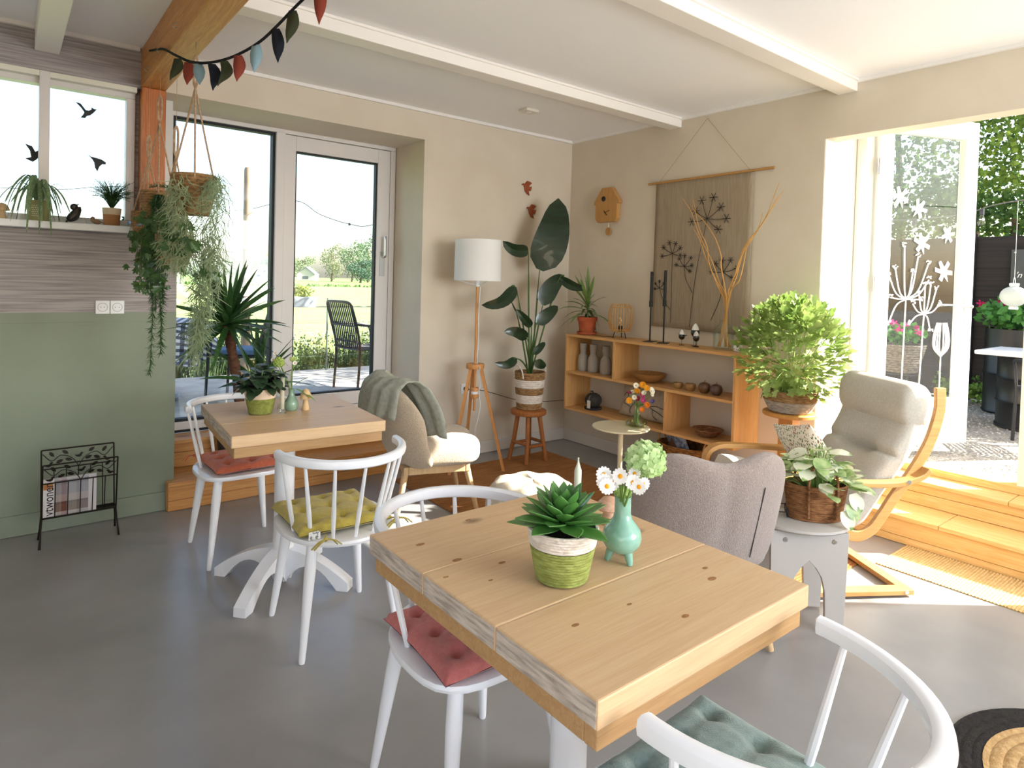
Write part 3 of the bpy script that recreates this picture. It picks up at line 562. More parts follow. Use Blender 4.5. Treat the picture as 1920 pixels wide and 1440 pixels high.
# ---------- stool with striped basket
st = thing('wooden_stool', 'rustic round teak stool under the striped basket', 'stool', (-.76, -.385, .0075)); teak = wood('orange_teak', 'b8733a', '8f5222', 2, 10, .5)
B().lathe([(.13, .372), (.142, .378), (.146, .395), (.144, .41), (.13, .416), (0.01, .417)], 32).xf(lambda p: (p.x*(1+.04*sin(3*atan2(p.y, p.x))), p.y, p.z)).build('seat', teak, st)
for q in (35, 125, 215, 305):
    a = radians(q+12); B().tube([(.085*cos(a), .085*sin(a), .378), (.115*cos(a)+.004, .115*sin(a), .18), (.15*cos(a), .15*sin(a), 0)], [.019, .018, .017], 10).build('leg', teak, st)
    b_ = radians(q+102); zz = .13 if q in (35, 215) else .15; B().tube([(.128*cos(a), .128*sin(a), zz), (.128*cos(b_), .128*sin(b_), zz)], .0135, 8).build('stretcher', teak, st)
# ---------- wall shelf
shw = wood('shelf_pine_y', 'e3b478', 'cb9350', 1, 8, .5, 0); shz = wood('shelf_pine_z', 'e3b478', 'cb9350', 2, 8, .5, 0)
sf = thing('wall_shelf', 'open pine wall shelf with offset compartments', 'shelf', (0, 0, 0)); Y0, Y1, SZ0, SZ1, DX = -1.945, -.305, .365, 1.01, -.30
B().box(DX, -.001, Y0, Y1, SZ1-.02, SZ1).build('top_board', shw, sf, False, .002); B().box(DX, -.001, Y0, Y1, SZ0, SZ0+.02).build('bottom_board', shw, sf, False, .002)
for y in (Y0, Y1-.02): B().box(DX, -.001, y, y+.02, SZ0+.02, SZ1-.02).build('side_board', shz, sf, False, .002)
B().box(DX, -.001, Y0+.02, Y1-.02, .675, .695).build('middle_board', shw, sf, False, .002)
B().box(DX+.002, -.001, -.868, -.848, .695, SZ1-.02).build('divider', shz, sf, False, .002); B().box(DX+.002, -.001, -1.385, -1.365, SZ0+.02, .675).build('divider', shz, sf, False, .002)
# ---------- round side table
rt = thing('side_table', 'small round olive-cream metal side table with a slim stem', 'table', (-1.02, -1.60, .0075)); rtm = mat('cream_metal', 'cfc4a4', .35)
B().lathe([(.01, .528), (.17, .530), (.18, .534), (.181, .54), (.178, .543), (.0, .543)], 48).build('top', rtm, rt); B().cyl((0, 0, .016), (0, 0, .529), .016).build('stem', rtm, rt)
B().lathe([(.15, .001), (.15, .008), (.14, .013), (.02, .016), (.0, .016)], 40).build('base', mat('cream_metal_base', 'e2dcca', .4), rt)
# ---------- grey arch stool
gs = thing('arch_side_table', 'grey painted side table with pointed-arch legs', 'table', (-1.352, -2.935, .0075), radians(-42)); gm = mat('warm_grey_paint', 'b9b3ac', .6)
B().lathe([(.17, .428), (.185, .431), (.19, .437), (.188, .446), (.18, .449), (.0, .449)], 48, sx=1.1, sy=.95).build('top', gm, gs)
arch = []
for i in range(15):
    t_ = i/14; arch.append((-.075+.0*t_, 0) if i == 0 else None)
A_ = [(-.075, 0), (-.072, .10), (-.068, .18), (-.055, .235), (-.03, .275), (0, .305), (.03, .275), (.055, .235), (.068, .18), (.072, .10), (.075, 0)]
outl = [(-.15, 0)]+A_+[(.15, 0), (.16, .428), (-.16, .428)]
for yy in (-.125, .105):
    B().prism(outl, lambda u, v, w, yy=yy: (u, yy+w, v), .02).build('arch_panel', gm, gs, False, .002); 
for s_ in (-1, 1): B().cyl((s_*.1, -.105, .36), (s_*.1, .105, .36), .012).build('spacer', gm, gs); B().lathe([(.011, 0), (.009, .002), (.004, .002), (.003, 0)], 14).xf(lambda p, s_=s_: (s_*.1+p.x, -.1252-p.z, .39+p.y)).build('screw', steel, gs)
# ---------- pedestal for the big plant
pe = thing('plant_pedestal', 'round-topped orange wooden plant pedestal by the garden door', 'plant stand', (-.30, -2.32, 0)); pw_ = wood('orange_pedestal', 'd39a4e', 'bd7f36', 2, 7, .45)
B().lathe([(.15, .672), (.155, .676), (.155, .692), (.15, .697), (.0, .697)], 40).build('top', pw_, pe); B().box(-.045, .045, -.045, .045, .03, .671).build('column', pw_, pe, False, .003); B().lathe([(.14, 0), (.14, .02), (.13, .029), (0, .03)], 36).build('base', pw_, pe)
# ---------- rugs
jute = mat('brown_jute', 'a5713f', 1, '8f5d31', 40, st=(.15, 1.5, 1), bump=.5, bs=120, bst=(.4, 2, 1))
def ridged(x0, x1, y0, y1, pitch, h, along='x'):
    b = B(); n = int(((y1-y0) if along == 'x' else (x1-x0))/pitch)*4
    def f(u, v):
        i = round(u*n); z = .003+h*(0, .7, 1, .7)[i % 4]
        return (x0+(x1-x0)*v, y0+(y1-y0)*u, z) if along == 'x' else (x0+(x1-x0)*u, y0+(y1-y0)*v, z)
    b.grid(f, n+1, 2); b.box(x0, x1, y0, y1, .0005, .003); return b
tag(ridged(-1.9, -.44, -2.85, -.24, .018, .004).build('jute_rug', jute), 'large brown jute rug under the stool and pouf', 'rug')
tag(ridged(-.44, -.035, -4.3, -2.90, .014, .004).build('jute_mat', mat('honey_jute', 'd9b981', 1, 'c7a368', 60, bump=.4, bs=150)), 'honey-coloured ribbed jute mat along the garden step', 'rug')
rr = thing('round_rug', 'round braided jute rug with a black border', 'rug', (-1.60, -4.06, 0))
B().lathe([(.0, .008)]+[(.0085*i, .008+.005*(0, .8, 1, .8)[i % 4]) for i in range(1, 43)], 64, cap=False).build('braided_centre', mat('blond_jute', 'c9a675', 1, 'b28d5a', 60, bump=.6, bs=150), rr)
B().lathe([(.355+.0075*i, .002+.011*(.6, .9, 1, .9)[i % 4]) for i in range(14)]+[(.455, .001)], 64, cap=False).build('braided_border', mat('black_jute', '1d1a18', 1, '2d2926', 60, bump=.7, bs=150), rr)
# =====================================================================  DECOR
def coil(r0, z0, r1, z1, rows, amp=.003, n=40, bulge=0, wall=.006, sx=1, sy=1, floor=False):
    pr = []
    for i in range(rows*4+1):
        t = i/(rows*4); pr.append((r0+(r1-r0)*t+bulge*sin(pi*t)+amp*(0, .75, 1, .75)[i % 4], z0+(z1-z0)*t))
    inner = [(r1-wall, z1), (r0+bulge*.5-wall+(r1-r0)*.5, (z0+z1)/2), (max(.001, r0-wall), z0+.004)]
    if floor: pr = [(.001, z0), (r0*.9, z0)]+pr; inner += [(.001, z0+.005)]
    return B().lathe(pr+inner, n, sx=sx, sy=sy, cap=False)
soil = mat('potting_soil', '3a2a20', 1, '22170f', 90, bump=.8, bs=120)
def soil_disc(r, z, par, sx=1, sy=1): return B().lathe([(r, z-.006), (r*.8, z), (.001, z+.004)], 24, sx=sx, sy=sy, cap=False).build('soil', soil, par)
rope = lambda n, a, b: mat(n, a, .95, b, 32, st=(1, 1, 3.2), bump=.7, bs=60, bst=(1, 1, 2.5))
straw_g, straw_w, straw_b, straw_br, straw_gr = rope('green_seagrass', 'a3ab5e', '848c40'), rope('white_rope', 'efe6da', 'd8cbbd'), rope('natural_seagrass', 'a98558', '7d5a36'), rope('brown_raffia', '9c6c42', '6f4526'), rope('grey_rope', 'b9aea0', '948a80')
terra = mat('terracotta', 'c0623a', .85, 'a9502c', 14, bump=.15, bs=60)
def mushroom(label, loc, h=.085, r=.028, m=None):
    m = m or wood('pale_maple', 'e0c194', 'c9a371', 2, 9, .5); t = thing('wooden_mushroom', label, 'figurine', loc, 0, 'wooden mushrooms')
    B().lathe([(r*.62, 0), (r*.68, .004), (r*.5, h*.3), (r*.36, h*.58), (0, h*.6)], 20).build('stem', m, t); B().lathe([(r*.2, h*.55), (r*.95, h*.53), (r, h*.58), (r*.86, h*.75), (r*.5, h*.94), (.0005, h)], 24, cap=False).build('cap', m, t)
clear = None
def glassmat(n, c=(1, 1, 1), r=.0):
    if n in MATS: return MATS[n]
    m, t, p = newmat(n); p.inputs['Base Color'].default_value = C4(c); p.inputs['Transmission Weight'].default_value = 1; p.inputs['Roughness'].default_value = r; p.inputs['IOR'].default_value = 1.3; MATS[n] = m; return m
gl_c = pane('clear_vase_glass', (.97, .99, .985), .05); gl_g = pane('olive_vase_glass', (.93, .95, .84), .05); gl_b = pane('greenish_bottle_glass', (.955, .985, .97), .04)
wax = mat('ivory_green_wax', 'd5dcc8', .45)
# ---- near pine table
T1 = .7905
sp = thing('potted_succulent', 'pointed green succulent in a green and white rope pot', 'plant', (-3.105, -3.285, T1)); sp.scale = (.91, .91, .92)
coil(.062, .003, .079, .085, 12, .0022, 48, floor=True).build('green_rope_pot', straw_g, sp); coil(.0795, .087, .086, .128, 6, .0025, 48).build('white_rope_rim', straw_w, sp); soil_disc(.079, .113, sp)
lfm = mat('succulent_green', '66a04a', .35, '3f7236', 9, lo=.3, hi=.7, coat=.3)
def fatleaf(L_, w, m, name='leaf'):
    b = B()
    def f(u, v):
        a = 2*pi*v; ww = w*(min(1, u*5)**.5)*(1-max(0, (u-.55)/.45)**1.6)*(.55+.45*sin(pi*min(1, u*1.3)*.6)); th_ = .008*(1-u*.8)
        return (ww*cos(a), u*L_, th_*sin(a)*(1 if sin(a) < 0 else .35)+.10*L_*u*u+abs(cos(a))*ww*.28)
    b.grid(f, 12, 10, False, True); me = bpy.data.meshes.new(name); me.from_pydata(b.v, [], b.f); me.shade_smooth(); me.materials.append(m); return me
ml = fatleaf(.115, .028, lfm)
for i in range(44):
    t = i/43; a = i*2.39996; el = radians(-6+80*t**1.25); s = 1.06-.45*t; inst(ml, 'leaf', sp, place((.012*cos(a), .012*sin(a), .128+.03*t), (cos(a)*cos(el), sin(a)*cos(el), sin(el)), s=s*R_(.92, 1.06)))
celad = mat('celadon_glaze', '8fbfae', .18, '7fb19f', 20, coat=.5)
vs_ = thing('footed_vase', 'celadon green vase with little feet on the pine table', 'vase', (-2.925, -3.30, T1))
B().lathe([(.001, .022), (.02, .022), (.036, .03), (.045, .045), (.047, .06), (.043, .076), (.032, .09), (.023, .102), (.0195, .115), (.0195, .152), (.021, .155), (.018, .155), (.0175, .115), (.02, .1)], 40, cap=False).build('body', celad, vs_)
for q in (20, 140, 260): a = radians(q); B().tube([(.024*cos(a), .024*sin(a), .032), (.03*cos(a), .03*sin(a), .012), (.034*cos(a), .034*sin(a), .0)], [.011, .009, .006], 10).build('foot', celad, vs_)
stem_m = mat('flower_stem', '6f8f45', .6); pet_w = mat('daisy_petal', 'fbfbfb', .7, transl=.2); pet_c = mat('daisy_centre', 'f0a81e', .8)
def petal_me(L_, w, m, name, cup=.15):
    b = B(); b.blade([(0, L_*k, cup*L_*sin(k*1.6)) for k in (0, .3, .65, .9, 1)], [w*.35, w*.8, w, w*.75, w*.25], fold=.12); me = bpy.data.meshes.new(name); me.from_pydata(b.v, [], b.f); me.shade_smooth(); me.materials.append(m); return me
def stemmed(name, label, cat, base, tip, mid, group, r=.0016, m=None):
    t = thing(name, label, cat, base, 0, group); b, p = V(base), V(tip); B().tube(bez([(0, 0, 0), V(mid)-b, p-b], 6), r, 6).build('stem', m or stem_m, t); return t, p-b
dp = petal_me(.0112, .0027, pet_w, 'petal')
vb = V((-2.925, -3.30, T1+.118))
def daisy(label, base, tip, nrm, group, pm=dp, n=14, cm=pet_c, s=1, cr=.0042, name='daisy', mid=None, layers=1, sm=None):
    mid = mid or V(base).lerp(V(tip), .55)+V((R_(-.01, .01), R_(-.01, .01), .01)); t, q = stemmed(name, label, 'flower', base, tip, mid, group, m=sm)
    hd = bpy.data.objects.new('flower_head', None); COL.objects.link(hd); hd.parent = t; mt = place(q, nrm); hd.matrix_local = mt
    cb = B().ball((0, 0, 0), (cr*s, cr*s*.6, cr*s), 10, 6); cb.build('centre', cm, hd)
    for l in range(layers):
        for k in range(n):
            a = 2*pi*k/n+l*.3; d = V((cos(a), .08+.35*l, sin(a))); inst(pm, 'petal', hd, place((cos(a)*cr*s*.6, 0, sin(a)*cr*s*.6), d, up=(0, 1, 0), s=s*(1-.2*l)))
    return t
fwd = (-.63, -.70, .25)
for x, y, d, sc in ((1132, 890, 1.30, 1), (1133, 903, 1.285, 1), (1138, 912, 1.275, 1), (1148, 905, 1.29, .95), (1163, 893, 1.28, 1), (1187, 905, 1.29, 1), (1198, 913, 1.28, .95), (1190, 888, 1.31, .8), (1206, 907, 1.31, .85)):
    daisy('white daisy with yellow eye in the celadon footed vase', vb+V((R_(-.006, .006), R_(-.006, .006), 0)), px(x, y, d), V(fwd)+V((R_(-.35, .35), R_(-.35, .35), R_(-.3, .3))), 'daisies in the footed vase', s=1.22*sc, mid=vb+V((0, 0, .045))+(px(x, y, d)-vb)*.28)
def ballhead(label, base, tip, R, n, c, c2, group, sq=1, s=1):
    t, q = stemmed('hydrangea', label, 'flower', base, tip, V(base).lerp(V(tip), .6)+V((.0, 0, .01)), group, .0028)
    pm = MATS.get('hyd'+c) or mat('hyd'+c, c, .7, c2, 30, transl=.3)
    b = B()
    for k in range(4):
        a = pi/2*k+.4; d = V((cos(a), .18, sin(a))); sd = V((-sin(a), 0, cos(a))); b.add([d*.002, d*.006+sd*.005, d*.0125+sd*.0035, d*.014, d*.0125-sd*.0035, d*.006-sd*.005], [(0, 1, 2, 3), (0, 3, 4, 5)])
    b.ball((0, .002, 0), .0016, 6, 4); me = bpy.data.meshes.new('floret'); me.from_pydata(b.v, [], b.f); me.materials.append(pm)
    B().ball(tuple(q), (R*.55, R*.55, R*.5*sq), 10, 8).build('flower_core', pm, t)
    for i in range(n):
        z = 1-2*(i+.5)/n*.9; a = i*2.39996; r = sqrt(max(0, 1-z*z)); d = V((r*cos(a), r*sin(a), z)); o = q+V((d.x*R, d.y*R, d.z*R*sq))*R_(.82, 1.04); inst(me, 'floret', t, place(o, d+V((R_(-.3, .3), R_(-.3, .3), R_(-.3, .3))), s=s*R_(.85, 1.15)))
    return t
ballhead('pale green hydrangea head rising from the footed vase', vb, px(1210, 862, 1.34), .037, 110, 'd8edb8', 'bcdc92', 'hydrangeas', .9, 1.25)
ballhead('small pale green hydrangea floret at the footed vase mouth', vb, V((-2.925, -3.30, T1+.162)), .016, 14, 'c4dd8e', 'a5c96e', 'hydrangeas', .6, .9)
cdl = thing('candle_in_glass', 'ivory candle behind the pointed succulent', 'candle', (-2.80, -3.02, T1)); B().lathe([(.001, 0), (.02, 0), (.022, .003), (.022, .045), (.019, .045), (.018, .012), (.001, .012)], 28, cap=False).build('glass_holder', gl_c, cdl)
B().lathe([(.0105, .013), (.0105, .125), (.0095, .128), (.004, .145), (.0028, .15), (.002, .158), (.0035, .161), (.0, .163)], 20).build('candle', wax, cdl)
mushroom('round-topped wooden mushroom behind the celadon vase', (-2.775, -3.12, T1), .075, .036, wood('rosy_maple', 'd8b398', 'b98c6c', 1, 9, .5))
# ---- far pine table
pk = thing('potted_houseplant', 'dark green leafy plant in a green and white woven pot', 'plant', (-3.13, -1.215, T1))
coil(.052, .002, .067, .075, 9, .001, 40, floor=True).build('green_woven_pot', mat('olive_weave', '8f9648', .95, '757d38', 60, bump=.4, bs=200), pk); B().lathe([(.068, .075), (.0695, .085), (.072, .095), (.0705, .108), (.073, .118), (.067, .116), (.064, .08)], 40, cap=False).xf(lambda p: (p.x, p.y, p.z+(.004*sin(7*atan2(p.y, p.x)) if p.z > .1 else 0))).build('cream_fabric_rim', mat('cream_linen', 'e0c8b0', .95, bump=.3, bs=200), pk); soil_disc(.062, .105, pk)
def leafme(L_, w, m, name='leaf', bend=.3, fold=.2, segs=6, tipw=.1):
    b = B(); k = [i/segs for i in range(segs+1)]; b.blade([(0, L_*q, -bend*L_*q*q) for q in k], [max(w*tipw*.3, w*(sin(pi*min(1, .12+q*.88))**.7)) for q in k], fold=fold); me = bpy.data.meshes.new(name); me.from_pydata(b.v, [], b.f); me.shade_smooth(); me.materials.append(m); return me
kal = mat('dark_leaf', '33492f', .4, '26382a', 14, coat=.2); k1 = leafme(.05, .024, kal, bend=.45)
for i in range(150):
    a = R_(0, 6.28); rr_ = sqrt(R_(0, 1)); h = .115+.12*R_(0, 1)*(1-.5*rr_); el = R_(-.5, .8); inst(k1, 'leaf', pk, place((.085*rr_*cos(a), .085*rr_*sin(a), h), (cos(a)*cos(el), sin(a)*cos(el), sin(el)), s=R_(.7, 1.2)))
stb = B()
for i in range(14): a = i*.9; stb.tube([(0, 0, .1), (.03*cos(a), .03*sin(a), .16), (.06*cos(a), .06*sin(a), .21)], .0025, 5)
stuff(stb.build('stems', stem_m, pk))
c2_ = thing('candle_in_glass', 'ivory candle in a glass holder on the terrace table', 'candle', (-3.045, -1.265, T1)); B().lathe([(.001, 0), (.021, 0), (.022, .003), (.022, .048), (.016, .048), (.014, .02), (.001, .018)], 24, cap=False).build('glass_holder', gl_c, c2_); B().lathe([(.0105, .019), (.0105, .17), (.008, .175), (.0, .178)], 18).build('candle', mat('beige_wax', 'c3bda6', .5), c2_)
v2 = thing('bud_vase', 'green-grey bud vase on the terrace table', 'vase', (-2.985, -1.22, T1)); B().lathe([(.001, 0), (.024, .001), (.031, .012), (.034, .028), (.03, .046), (.02, .062), (.014, .078), (.0135, .098), (.0165, .104), (.014, .104), (.011, .08)], 32, cap=False).build('body', mat('sage_glaze', '86a68f', .2, coat=.4), v2)
vb2 = V((-2.985, -1.22, T1+.08))
ballhead('yellow-green hydrangea in the green-grey bud vase', vb2, px(523, 680, 3.16), .026, 40, 'cfe07f', 'b3cc66', 'hydrangeas', .9, .8); ballhead('small yellow-green flower beside the bud vase rim', vb2, px(549, 674, 3.2), .013, 14, 'd2e08c', 'b8cf70', 'hydrangeas', .8, .7)
for x, y in ((516, 662), (553, 681), (512, 674)): daisy('tiny white aster in the green-grey bud vase', vb2, px(x, y, 3.17), V(fwd)+V((R_(-.3, .3), R_(-.3, .3), .3)), 'asters in the bud vase', s=.9, n=12)
bl = leafme(.12, .012, mat('grass_leaf', '6d9a4a', .5, transl=.2), bend=.2)
for k, d in enumerate(((.55, -.5, .6), (-.7, .3, .3), (.6, -.6, -.25), (-.45, .3, .75))):
    o = bpy.data.objects.new('vase_leaf', bl); COL.objects.link(o); o.matrix_world = place(vb2+V((0, 0, .03))+V(d)*.02, d); tag(o, 'narrow green leaf sprig in the green-grey bud vase', 'leaf', 'leaf sprigs in the bud vase')
mushroom('pale wooden mushroom beside the green-grey bud vase', (-2.925, -1.25, T1), .105, .028)
# ---- magazine rack with magazine
iron = mat('bronze_iron', '2b2119', .5, '1d1610', 30, metal=.6)
mr = thing('magazine_rack', 'dark wrought-iron magazine rack with leaves and birds', 'rack', (-3.76, -.20, 0), radians(0))
def rack_side(yb, yt, zt, s):
    L_ = .33; f = lambda u, v: (u, yb+(yt-yb)*(v-.14)/(zt-.14), v)
    for pts in ([f(-L_/2, .14), f(-L_/2, zt), f(L_/2, zt), f(L_/2, .14)],):
        for i in range(3): B().cyl(pts[i], pts[i+1], .0042, n=6).build('frame_bar', iron, mr)
    B().cyl(f(-L_/2, zt-.10), f(L_/2, zt-.10), .0036, n=6).build('frame_bar', iron, mr); B().cyl(f(-L_/2, .145), f(L_/2, .145), .0042, n=6).build('frame_bar', iron, mr)
    for k in range(1, 6): u = -L_/2+L_*k/6; B().cyl(f(u, .145), f(u, zt-.10), .0026, n=6).build('upright', iron, mr)
    for k in (-1, 1):
        B().tube([f(*q) for q in [(p.x, p.z) for p in bez([(0, 0, zt-.10), (k*.03, 0, zt-.055), (k*.08, 0, zt-.035), (k*.12, 0, zt-.06), (k*.16, 0, zt-.02)], 5)]], .0022, 5).build('vine', iron, mr)
        for u, v, a in ((.045, zt-.06, .3), (.085, zt-.065, -.4), (.06, zt-.02, .6), (.12, zt-.025, .9)):
            P = [(-.018, 0), (-.008, .008), (.006, .008), (.018, 0), (.006, -.008), (-.008, -.008)]; ca, sa = cos(a*k), sin(a*k)
            B().prism([(k*u+x*ca-y*sa, v+x*sa+y*ca) for x, y in P], lambda q, w, tt: tuple(V(f(q, w))+V((0, -.002+tt, 0))), .002).build('metal_leaf', iron, mr, False)
    for u, v, k in ((0, zt-.05, 1), (-.135, zt-.085, 1), (.135, zt-.085, -1)):
        P = [(-.02, .006), (-.008, .004), (.004, .006), (.010, .016), (.018, .016), (.022, .011), (.016, .006), (.013, -.004), (.002, -.009), (-.010, -.005)]
        B().prism([(u+x*k, v+y+.004) for x, y in (P if k > 0 else P[::-1])], lambda q, w, tt: tuple(V(f(q, w))+V((0, -.002+tt, 0))), .002).build('metal_bird', iron, mr, False)
rack_side(-.035, -.085, .435, 1); rack_side(.035, .085, .475, -1)
B().box(-.165, .165, -.036, .036, .139, .143).build('floor_bar', iron, mr, False)
for sx in (-1, 1):
    for sy in (-1, 1): B().tube([(sx*.165, sy*.03, .142), (sx*.17, sy*.045, .07), (sx*.175, sy*.08, 0)], [.0042, .004, .006], 8).build('leg', iron, mr)
def cover():
    m, t, p = newmat('magazine_cover'); N = t.nodes.new; L = t.links.new; tc = N('ShaderNodeTexCoord'); sx = N('ShaderNodeSeparateXYZ'); L(tc.outputs['Generated'], sx.inputs[0])
    cr = N('ShaderNodeValToRGB'); cr.color_ramp.interpolation = 'CONSTANT'; e = cr.color_ramp.elements; e[0].position = 0; e[0].color = C4(hx('e4dedb')); e[1].position = .2; e[1].color = C4(hx('8f7f72'))
    for pos, c in ((.30, 'a08d80'), (.33, '7e2a22'), (.43, 'b7b2b0'), (.62, '9d8f88'), (.66, 'a7a4ab'), (.84, 'ded7d6')): n = e.new(pos); n.color = C4(hx(c))
    L(sx.outputs[0], cr.inputs[0]); cz = N('ShaderNodeValToRGB'); cz.color_ramp.interpolation = 'CONSTANT'; k = cz.color_ramp.elements; k[0].position = 0; k[0].color = C4(hx('c4bcb7')); k[1].position = .1; k[1].color = C4(hx('6f4d33'))
    for pos, c in ((.3, '53382a'), (.36, 'b9aea6'), (.55, '9a9aa0'), (.82, '868890'), (.93, 'd8d3d2')): n = k.new(pos); n.color = C4(hx(c))
    L(sx.outputs[2], cz.inputs[0]); mm = N('ShaderNodeMix'); mm.data_type = 'RGBA'; mm.inputs[0].default_value = .5
    gt = N('ShaderNodeMath'); gt.operation = 'GREATER_THAN'; gt.inputs[1].default_value = .2; L(sx.outputs[0], gt.inputs[0]); lt = N('ShaderNodeMath'); lt.operation = 'LESS_THAN'; lt.inputs[1].default_value = .84; L(sx.outputs[0], lt.inputs[0]); ml_ = N('ShaderNodeMath'); ml_.operation = 'MULTIPLY'; L(gt.outputs[0], ml_.inputs[0]); L(lt.outputs[0], ml_.inputs[1]); mh = N('ShaderNodeMath'); mh.operation = 'MULTIPLY'; mh.inputs[1].default_value = .6; L(ml_.outputs[0], mh.inputs[0]); L(mh.outputs[0], mm.inputs[0])
    L(cr.outputs[0], mm.inputs[6]); L(cz.outputs[0], mm.inputs[7]); L(mm.outputs[2], p.inputs['Base Color']); p.inputs['Roughness'].default_value = .3; return m
mg = thing('magazine', 'glossy interiors magazine lying sideways in the iron rack', 'magazine', (-3.805, -.222, .1445)); B().box(-.115, .12, 0, .008, 0, .20).build('cover', cover(), mg, False)
B().box(-.113, .119, .0085, .018, .0, .199).build('pages', mat('paper_pages', 'd9d5cf', .8), mg, False)
text_obj('vtwonen', .062, mat('black_ink', '121212', .5), mg, Matrix(((0, 1, 0, -.072), (0, 0, -1, -.0008), (1, 0, 0, .008), (0, 0, 0, 1))) if False else Matrix.Translation((-.071, -.0008, .007)) @ Matrix.Rotation(pi/2, 4, 'X') @ Matrix.Rotation(pi/2, 4, 'Z') @ Matrix.Scale(.80, 4, (1, 0, 0)), 'title_lettering')
B().box(-.114, -.072, -.0004, 0, .145, .175).build('price_patch', mat('orange_ink', 'b9783f', .5), mg, False)
# ---- window sill
ZS = 1.7005
mushroom('wooden mushroom on the white window sill', (-4.10, -.02, ZS), .085, .034)
so1 = thing('spider_plant', 'spider plant in a perforated olive pot on the sill', 'plant', (-3.945, -.02, ZS))
pot = mat('olive_ceramic', 'a3a06a', .6, '938f5c', 20); B().lathe([(.001, 0), (.047, 0), (.05, .004), (.052, .11), (.048, .11), (.045, .01)], 32, cap=False).build('pot', pot, so1); soil_disc(.045, .09, so1)
hl = B()
for r_ in range(6):
    for c in range(5): a = radians(-125+c*9+(r_ % 2)*4); hl.ball((.0515*cos(a), .0515*sin(a), .025+r_*.011), .0024, 6, 4)
stuff(hl.build('perforations', mat('pot_hole', 'f4f4e8', .5), so1))
spm = mat('spider_leaf', '4a6b43', .5, '9db083', 55, st=(6, .05, 6), transl=.25)
for i in range(42):
    a = R_(0, 6.28); L_ = R_(.12, .24); up = R_(.06, .15); dr_ = R_(.02, .2)
    if sin(a) > .2: L_ *= .55
    P_ = bez([(0.01*cos(a), .01*sin(a), .09), (L_*.3*cos(a), L_*.3*sin(a), .09+up), (L_*.7*cos(a), L_*.7*sin(a), .09+up*.7-dr_*.25), (L_*cos(a), L_*sin(a), .09+up*.2-dr_)], 5)
    if sin(a) > .2: P_ = [V((q.x, min(q.y, .055), q.z)) for q in P_]
    B().blade(P_, [.003+.005*sin(pi*min(1, .1+.9*k/(len(P_)-1)))*1.0 if k < len(P_)-1 else .0005 for k in range(len(P_))]).build('leaf', spm, so1)
def bird_fig(label, loc, rz, s, mb, mb2=None, legs=False):
    t = thing('bird_figurine', label, 'figurine', loc, rz, 'bird figurines'); z0 = .0
    def f(u, v):
        a = 2*pi*v; w = sin(pi*u)**.6; x = -.042+.09*u; zc = .026+.012*max(0, u-.45)**1*2.2; rad = .026*w*(1-.25*u)
        return (x*s, rad*.85*cos(a)*s, max(0, (zc+rad*sin(a)))*s)
    B().grid(f, 16, 14, False, True).build('body', mb, t); B().ball((.026*s, 0, .058*s), (.017*s, .015*s, .016*s), 14, 10).build('head', mb2 or mb, t); B().tube([(.04*s, 0, .058*s), (.052*s, 0, .056*s)], [.004*s, .0008*s], 6).build('beak', mb, t); B().tube([(-.03*s, 0, .028*s), (-.055*s, 0, .022*s), (-.075*s, 0, .018*s)], [.012*s, .008*s, .005*s], 8, flat=.5).build('tail', mb, t)
dkw = mat('dark_glazed_wood', '2c2620', .25, '3d342b', 10); bird_fig('dark glossy bird figurine on the window sill', (-3.765, -.03, ZS+.022), .0, 1.15, dkw); COL.objects['bird_figurine'].rotation_euler = (0, -.75, 0); bird_fig('small brown bird figurine beside the feathery fern', (-3.685, -.03, ZS), pi*.95, .62, wood('walnut', 'a88667', '7d5e44', 0, 9, .5))
fn = thing('potted_fern', 'feathery asparagus fern in a cream and brown pot on the sill', 'plant', (-3.61, -.025, ZS)); B().lathe([(.001, 0), (.037, 0), (.04, .004), (.044, .062)], 28, cap=False).build('brown_pot', mat('tan_clay', 'a9784a', .8), fn); B().lathe([(.0442, .0622), (.048, .10), (.044, .10), (.041, .06)], 28, cap=False).build('cream_rim', mat('cream_clay', 'd9c7a8', .8), fn); soil_disc(.042, .085, fn)
fm = mat('feathery_green', '4f7a3f', .6, '3b5f33', 20, transl=.3)
def feathery(par, c, R, n, hgt, m, name='foliage', lf=.008, seed=1):
    rnd = random.Random(seed); b = B()
    for i in range(n):
        a = rnd.uniform(0, 6.28); u = rnd.uniform(0, 1)**.5; tip = V((c[0]+R*u*cos(a), c[1]+R*u*sin(a)*.8, c[2]+hgt*rnd.uniform(.35, 1))); P_ = bez([c, V(c).lerp(tip, .5)+V((0, 0, hgt*.2)), tip], 5)
        b.tube(P_, .0007, 3, False)
        for q in P_[3:]:
            for k in range(7):
                d = V((rnd.uniform(-1, 1), rnd.uniform(-1, 1), rnd.uniform(-.6, 1))).normalized()*lf*rnd.uniform(.6, 1.3); s_ = d.cross(V((0, 0, 1))).normalized()*.0011; b.add([q+s_, q-s_, q+d], [(0, 1, 2)])
    return stuff(b.build(name, m, par))
feathery(fn, (0, 0, .09), .115, 230, .17, fm)
